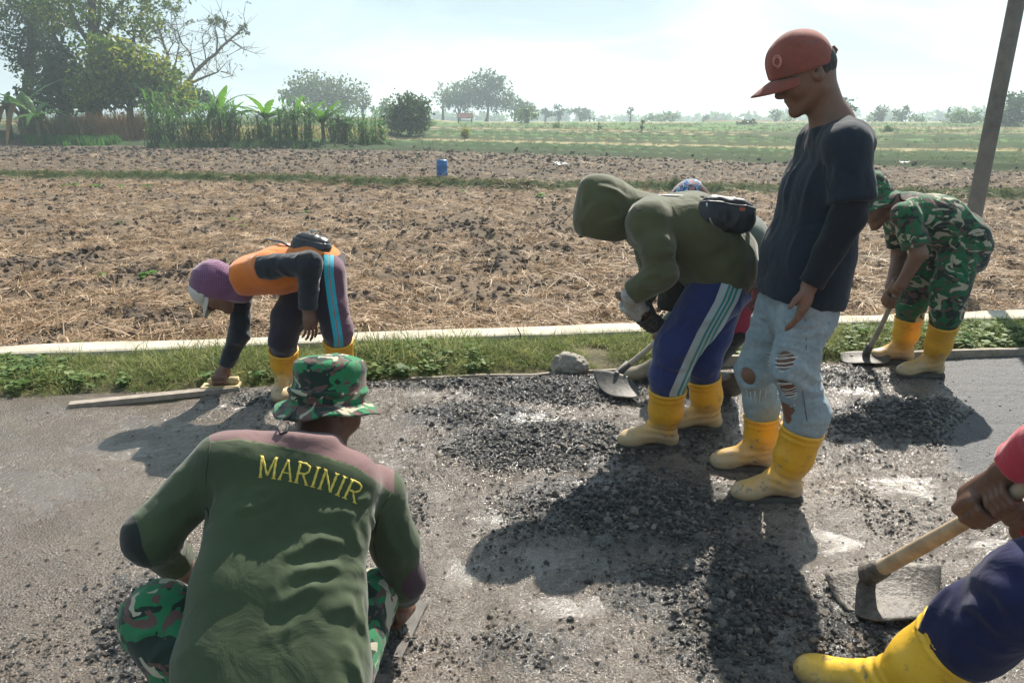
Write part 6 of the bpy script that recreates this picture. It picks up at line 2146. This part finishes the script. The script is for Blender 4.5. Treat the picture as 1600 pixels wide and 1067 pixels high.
# trees further off, each with its own crown
FT = [  # px, Y, blobs, leaf, n, size, label
    (500, 150, [(490, 145, 40, 26, 1), (520, 150, 35, 24, 1), (465, 150, 26, 20, .8), (545, 160, 22, 18, .6)], 'grey', 4200, .8, 'broad domed grey green tree behind the banana row'),
    (568, 140, [(566, 152, 12, 18, 1)], 'grey', 350, .6, 'small sparse tree right of the domed tree'),
    (640, 66, [(637, 180, 30, 27, 1.2), (650, 172, 20, 18, .8), (622, 186, 18, 18, .8), (655, 190, 16, 15, .8)], 'dark', 5000, .34, 'dark round solitary bush tree at the edge of the green field'),
    (615, 170, [(602, 168, 12, 9, 1), (590, 172, 10, 6, .8)], 'mid', 500, .8, 'low hazy tree just left of the round dark bush'),
    (760, 175, [(760, 140, 30, 24, 1), (768, 128, 20, 13, .7), (735, 150, 30, 20, 1), (785, 158, 22, 16, .8)], 'dark', 4200, .8, 'tallest dark tree of the far grove in the centre'),
    (718, 180, [(715, 152, 24, 20, 1), (700, 160, 14, 14, .6)], 'mid', 1500, .8, 'lighter tree at the left side of the far central grove'),
    (692, 178, [(692, 148, 12, 14, 1)], 'grey', 260, .6, 'bare thin tree left of the far central grove'),
    (805, 182, [(805, 165, 16, 14, 1), (822, 172, 14, 11, 1)], 'grey', 1100, .8, 'low rounded tree at the right end of the far grove'),
    (825, 120, [(822, 180, 13, 11, 1)], 'mid', 600, .5, 'small bush tree in the green field below the far grove'),
    (852, 200, [(852, 178, 8, 8, 1)], 'dark', 260, .8, 'tiny far tree right of the grove'), (873, 200, [(874, 176, 10, 9, 1)], 'dark', 320, .8, 'second tiny far tree right of the grove'),
    (908, 205, [(905, 176, 16, 9, 1), (920, 181, 10, 7, .7)], 'dark', 520, .8, 'wide low far tree with dark crown left of centre gap'), (985, 200, [(985, 176, 4, 7, 1)], 'dark', 110, .7, 'tiny solitary tree like a lollipop on the skyline'),
    (1030, 210, [(1025, 184, 22, 6, 1), (1048, 183, 12, 6, .8)], 'mid', 700, .8, 'long low clump of bushes on the skyline'), (1104, 215, [(1104, 187, 8, 5, 1)], 'dark', 170, .8, 'small dark dot of a bush on the skyline'),
    (1165, 110, [(1165, 195, 12, 8, 1)], 'dark', 500, .45, 'small round bush beside the tall man in the mid field'),
    (1211, 180, [(1211, 180, 8, 9, 1), (1235, 186, 10, 5, .8)], 'mid', 300, .7, 'small hazy tree under the red cap brim'),
    (1322, 120, [(1318, 160, 12, 9, 1), (1328, 168, 11, 9, 1)], 'dark', 520, .55, 'tree showing just behind the tall man neck'),
    (1376, 150, [(1376, 178, 11, 12, 1), (1366, 188, 8, 9, .6)], 'grey', 520, .6, 'thin grey tree right of the tall man'), (1408, 155, [(1408, 179, 13, 11, 1)], 'grey', 520, .6, 'second thin tree right of the tall man'),
    (1438, 160, [(1436, 190, 14, 8, 1)], 'mid', 380, .6, 'low tree halfway between the tall man and the pole'), (1486, 130, [(1484, 185, 10, 13, 1)], 'grey', 240, .5, 'bare branched tree left of the pole'),
    (1515, 120, [(1510, 186, 20, 12, 1), (1500, 200, 16, 9, 1)], 'mid', 1300, .5, 'rounded tree partly behind the leaning pole'), (1575, 95, [(1585, 175, 24, 20, 1), (1565, 190, 16, 14, 1), (1600, 160, 20, 14, 1)], 'dark', 2600, .45, 'large dark tree at the right frame edge'),
    (1545, 130, [(1548, 190, 12, 10, 1)], 'mid', 400, .5, 'small tree between the pole and the right edge')]
for i, (px, Y, bl, lf, n_, sz, lb) in enumerate(FT):
    tree('field_tree', lb, px, Y, bl, lf, n_, sz * .8, 40 + i, None, .12 * Y / 60 ** 1.0 * .6 + .08, group='trees scattered across the far fields', nl=4)
# hazy far line of woods
blw = []
rg = np.random.default_rng(3)
for px in np.arange(-420, 2100, 13):
    if rg.random() < .85:
        Y = 330 + rg.random() * 120; hpx = 3.5 + 7 * rg.random() ** 2 + (4 if px > 1330 else 0)
        blw.append((P(px, 189 - hpx * .5, Y), A3(14, 14, hpx) * Y / FOC, 1))
tag(part('far_woods', leaf_cloud(blw, 19000, 2.4, 5), LF['mid'], None, (0, 0, 0)), 'hazy line of distant woods on the horizon', kind='stuff')
# shrubs and saplings in the middle fields
for i, (px, Y, h, lb) in enumerate([(728, 62, 14, 'pale bushy weed in the green field centre'), (672, 90, 9, 'small light shrub in the green field below the hut'), (935, 75, 16, 'thin dark stump standing in the green field'), (1003, 70, 20, 'slender dark stake shaped sapling in the mid field'), (868, 85, 10, 'small upright plant left of the stump'), (1388, 70, 9, 'low thin shrub right of the tall man')]):
    k = Y / FOC; b0 = at(px, Y); yb = proj(b0)[1]
    tree('shrub', lb, px, Y, [(px, yb - h * .55, 4 if 'dark' in lb else 8, h * .5, 1)], 'dark' if 'dark' in lb else 'yellow' if i == 0 else 'mid', 120 if 'dark' in lb else 420, .16, 120 + i, (px, yb - h), .05, 'shrub', 'shrubs in the middle fields', nl=2)

# field hut
def hut():
    Y = 120; b0 = at(727, Y); b0[2] = zpx(191, Y) - .1
    root = tag(empty('field_hut', tuple(b0)), 'small open field hut with dull red roof in the far green field', 'hut')
    w, d, h = 2.4, 1.6, .75
    for sx in (-1, 1):
        for sy in (-1, 1):
            part('post', tube(np.array([b0 + A3(sx * w / 2 * .85, sy * d / 2 * .85, 0), b0 + A3(sx * w / 2 * .85, sy * d / 2 * .85, h)]), .06, 6), M_bark, root, b0)
    Mr = m_plain('dull red roof', (.17, .075, .06), .9, .3, 2)
    for s in (-1, 1):
        nrm = unit(A3(0, s * .6, .8)); sl = unit(A3(0, s * .8, -.6))
        part('roof_slope', box(b0 + A3(0, s * d * .27, h + .3), np.array([[1, 0, 0], sl, nrm]), (w, d * .72, .06)), Mr, root, b0, False)
    part('platform', box(b0 + A3(0, 0, .25), np.eye(3), (w * .8, d * .8, .08)), M_bark, root, b0, False)
hut()

# leaning pole
pb, p1 = P(1494, 452, 7.0), P(1523, 330, 7.0)
dv = unit(P(1589, 0, 7.0) - p1)
pb = p1 - dv * ((p1[2] + .25) / dv[2]); pt = pb + dv * 8
root = tag(empty('pole', tuple(pb)), 'grey utility pole leaning right behind the soldier in camouflage', 'pole')
V, F = tube(np.array([pb + dv * t for t in np.linspace(0, 8, 14)]), np.linspace(.070, .058, 14), 20)
m, n, l, b = nt('weathered pole')
f = noise(n, l, 4, 7, .7)
l.new(ramp(n, l, f, [(.35, (.10, .095, .09)), (.65, (.20, .175, .15))]), b.inputs['Base Color']); b.inputs['Roughness'].default_value = .7
bumpn(n, l, noise(n, l, 40, 5, .7), .4, .006, b)
part('shaft', (V, F), m, root, pb)
part('band', tube(np.array([pb + dv * 2.75, pb + dv * 2.79]), .0665, 20), M_steel, root, pb)

# blue drum, rock, formwork, scraps
def drum():
    Y = 23.2; b0 = at(690.5, Y); b0[2] = zpx(279, Y)
    root = tag(empty('drum', tuple(b0)), 'blue plastic drum standing alone on the ploughed field', 'drum')
    t = np.array([0, .02, .03, .16, .175, .19, .36, .375, .39, .50, .52, .545]); r = np.array([.14, .162, .166, .166, .174, .166, .166, .174, .166, .166, .160, .140])
    Mb = m_plain('blue plastic', (.02, .13, .36), .4, .2, 5)
    part('body', tube(b0 + np.c_[t * 0, t * 0, t], r, 24), Mb, root, b0)
    for s in (-1, 1): part('bung', tube(np.array([b0 + A3(s * .08, 0, .54), b0 + A3(s * .08, 0, .565)]), .028, 10), Mb, root, b0)
drum()
m, n, l, b = nt('pale rock')
f = noise(n, l, 6, 7, .7)
l.new(ramp(n, l, f, [(.3, (.26, .235, .20)), (.55, (.46, .42, .36)), (.75, (.58, .55, .50))]), b.inputs['Base Color']); b.inputs['Roughness'].default_value = .9
bumpn(n, l, noise(n, l, 14, 7, .75), .9, .05, b)
S = Sdf(); rb = G(890, 587)
S.ell(rb + A3(0, .07, .045), (.105, .085, .075), np.eye(3), .02); S.ball(rb + A3(-.05, .05, .05), .05, .03); S.ball(rb + A3(.06, .07, .03), .055, .02)
S.plane(rb + A3(.07, .0, .06), A3(.7, -.5, .5), .01); S.plane(rb + A3(-.09, .03, .05), A3(-.8, -.5, .3), .01); S.plane(rb + A3(0, -.005, .05), A3(.1, -1, .35), .01)
o = build('rock', S, .006, m, None, rb, lambda V, N: .022 * fbm(V * 22, 4, 7) + .004 * vnoise(V * 70, 8))
tag(o, 'pale rough rock at the edge of the grass beside the gravel', 'rock')
Mpl = m_plain('weathered formwork board', (.26, .225, .18), .85, .35, 9, .6, 60)
def board_on_edge(name, ua, ub, h, th, label, dv_=0.0):
    x0, y0 = xy_of(ua, V_EDGE + dv_); x1, y1 = xy_of(ub, V_EDGE + dv_)
    a, b_ = A3(x0, y0, h / 2 - .005), A3(x1, y1, h / 2 - .005)
    ax = np.array([unit(b_ - a), unit(np.cross([0, 0, 1], b_ - a)), [0, 0, 1]])
    n_ = 24
    ps = np.array([a + (b_ - a) * t + A3(0, .006 * math.sin(t * 7), .004 * math.sin(t * 9)) for t in np.linspace(0, 1, n_)])
    V = np.concatenate([ps + ax[1] * sy * th / 2 + ax[2] * sz * h / 2 for sy, sz in ((-1, -1), (1, -1), (1, 1), (-1, 1))])
    V = V + (vnoise(V * 9, 3) * .003)[:, None]
    q = []
    for k in range(4):
        k2 = (k + 1) % 4; i = np.arange(n_ - 1)
        q.append(np.c_[k * n_ + i, k * n_ + i + 1, k2 * n_ + i + 1, k2 * n_ + i])
    q.append(np.array([[0, n_, 2 * n_, 3 * n_], [n_ - 1, 4 * n_ - 1, 3 * n_ - 1, 2 * n_ - 1]]))
    return thing_mesh(name, (V, [np.concatenate(q)]), Mpl, (a + b_) / 2, label, 'board', smooth=False)
u1 = uv_of(*G(1345, 575)[:2])[0]
board_on_edge('formwork_board', u1, u1 + 2.6, .05, .035, 'grey formwork board along the road edge behind the soldier boots')
u2 = uv_of(*G(1105, 586)[:2])[0]
board_on_edge('formwork_board', u2, u2 + .42, .075, .035, 'short grey board end standing between the hooded man and the tall man', .02)
u3 = uv_of(*G(640, 596)[:2])[0]
board_on_edge('formwork_board', u3, u3 + 1.25, .018, .02, 'thin edge board half buried in gravel along the verge left of the rock')
Mwh = m_plain('white scrap', (.72, .72, .70), .7, .1)
for i, (px, py, s_, lb) in enumerate([(878, 262, .30, 'crumpled white scrap at the far bund above the green hood'), (870, 258, .18, 'small white scrap beside the crumpled one'), (1413, 258, .22, 'white scrap on the green bund right of the tall man')]):
    b0 = G(px, py, .02)
    rg = np.random.default_rng(60 + i)
    jit = rg.normal(size=(8, 8, 3)) * .12 * s_
    def fn(U, W): return b0 + np.c_[(U - .5) * s_ * 1.5, (W - .5) * s_, .05 + .25 * s_ * np.abs(np.sin(U * 7 + i))] + jit.reshape(-1, 3) * .6
    thing_mesh('scrap', sheet(fn, 8, 8, .006), Mwh, b0, lb, 'scrap')

# bright seedlings in the stubble
M_seed = m_leaf('seedling leaf', (.11, .26, .035), .5, .2, .45, 3)
SL = ['largest bright green seedling in the stubble left of the orange shirted man', 'pale dusty seedling left of the largest one in the stubble', 'upper green seedling of the close pair in the mid stubble', 'lower green seedling of the close pair in the mid stubble',
      'small green seedling alone in the left stubble'] + ['leftmost leafy seedling in the row beside the low grassy bund', 'second leafy seedling from the left in the row by the bund', 'middle leafy seedling of the five in the row by the bund', 'fourth leafy seedling from the left in the row by the bund', 'rightmost and tallest leafy seedling of the row by the bund'] + ['tiny green seedling in the stubble above the white cap', 'small seedling near the kerb at far left', 'tiny seedling just above another near the kerb at far left',
      'green seedling below the bund above the black waist bag', 'green seedling on the bund below the blue drum', 'green seedling on the bund left of the green hood', 'pale green seedling in the far ploughed strip left of the drum']
proto = weed('seedling', 700, M_seed, 9, .075, .05)
for i, (px, py, s_) in enumerate([(226, 428, 1.35), (160, 432, .8), (366, 343, 1.2), (381, 352, 1.0), (188, 350, .9), (98, 292, 1.6), (118, 294, 1.6), (152, 293, 1.8), (190, 293, 1.5), (229, 294, 1.9), (186, 467, .7), (124, 535, .9), (130, 502, .6), (478, 330, 1.0), (720, 302, 1.6), (845, 306, 1.7), (652, 245, 1.4)]):
    q = G(px, py, -.12); q[2] = float(field_z(q[None, 0], q[None, 1])[0])
    o = link('seedling', proto, None, tuple(q)); o.scale = (s_,) * 3; o.rotation_euler = (0, 0, i * 1.3)
    tag(o, SL[i], 'seedling', 'seedlings in the ploughed field')

# ---------------- hazy air
me_ = bpy.data.meshes.new('haze')
V, F = box(A3(0, 470, 12.0), np.eye(3), (2000, 1100, 30))
me_ = mesh_np('haze', V, F, None, False)
hz = tag(link('haze', me_), 'hazy warm air over the fields', kind='stuff')
mh = bpy.data.materials.new('hazy air'); mh.use_nodes = True
nn_, ll_ = mh.node_tree.nodes, mh.node_tree.links
for x_ in list(nn_):
    if x_.type == 'BSDF_PRINCIPLED': nn_.remove(x_)
pv = nn_.new('ShaderNodeVolumePrincipled')
pv.inputs['Color'].default_value = (.78, .93, 1.0, 1)
pv.inputs['Density'].default_value = .0015
pv.inputs['Anisotropy'].default_value = .35
ll_.new(pv.outputs[0], [x_ for x_ in nn_ if x_.type == 'OUTPUT_MATERIAL'][0].inputs['Volume'])
me_.materials.append(mh)
print('all done %.1f' % (time.time() - T0))
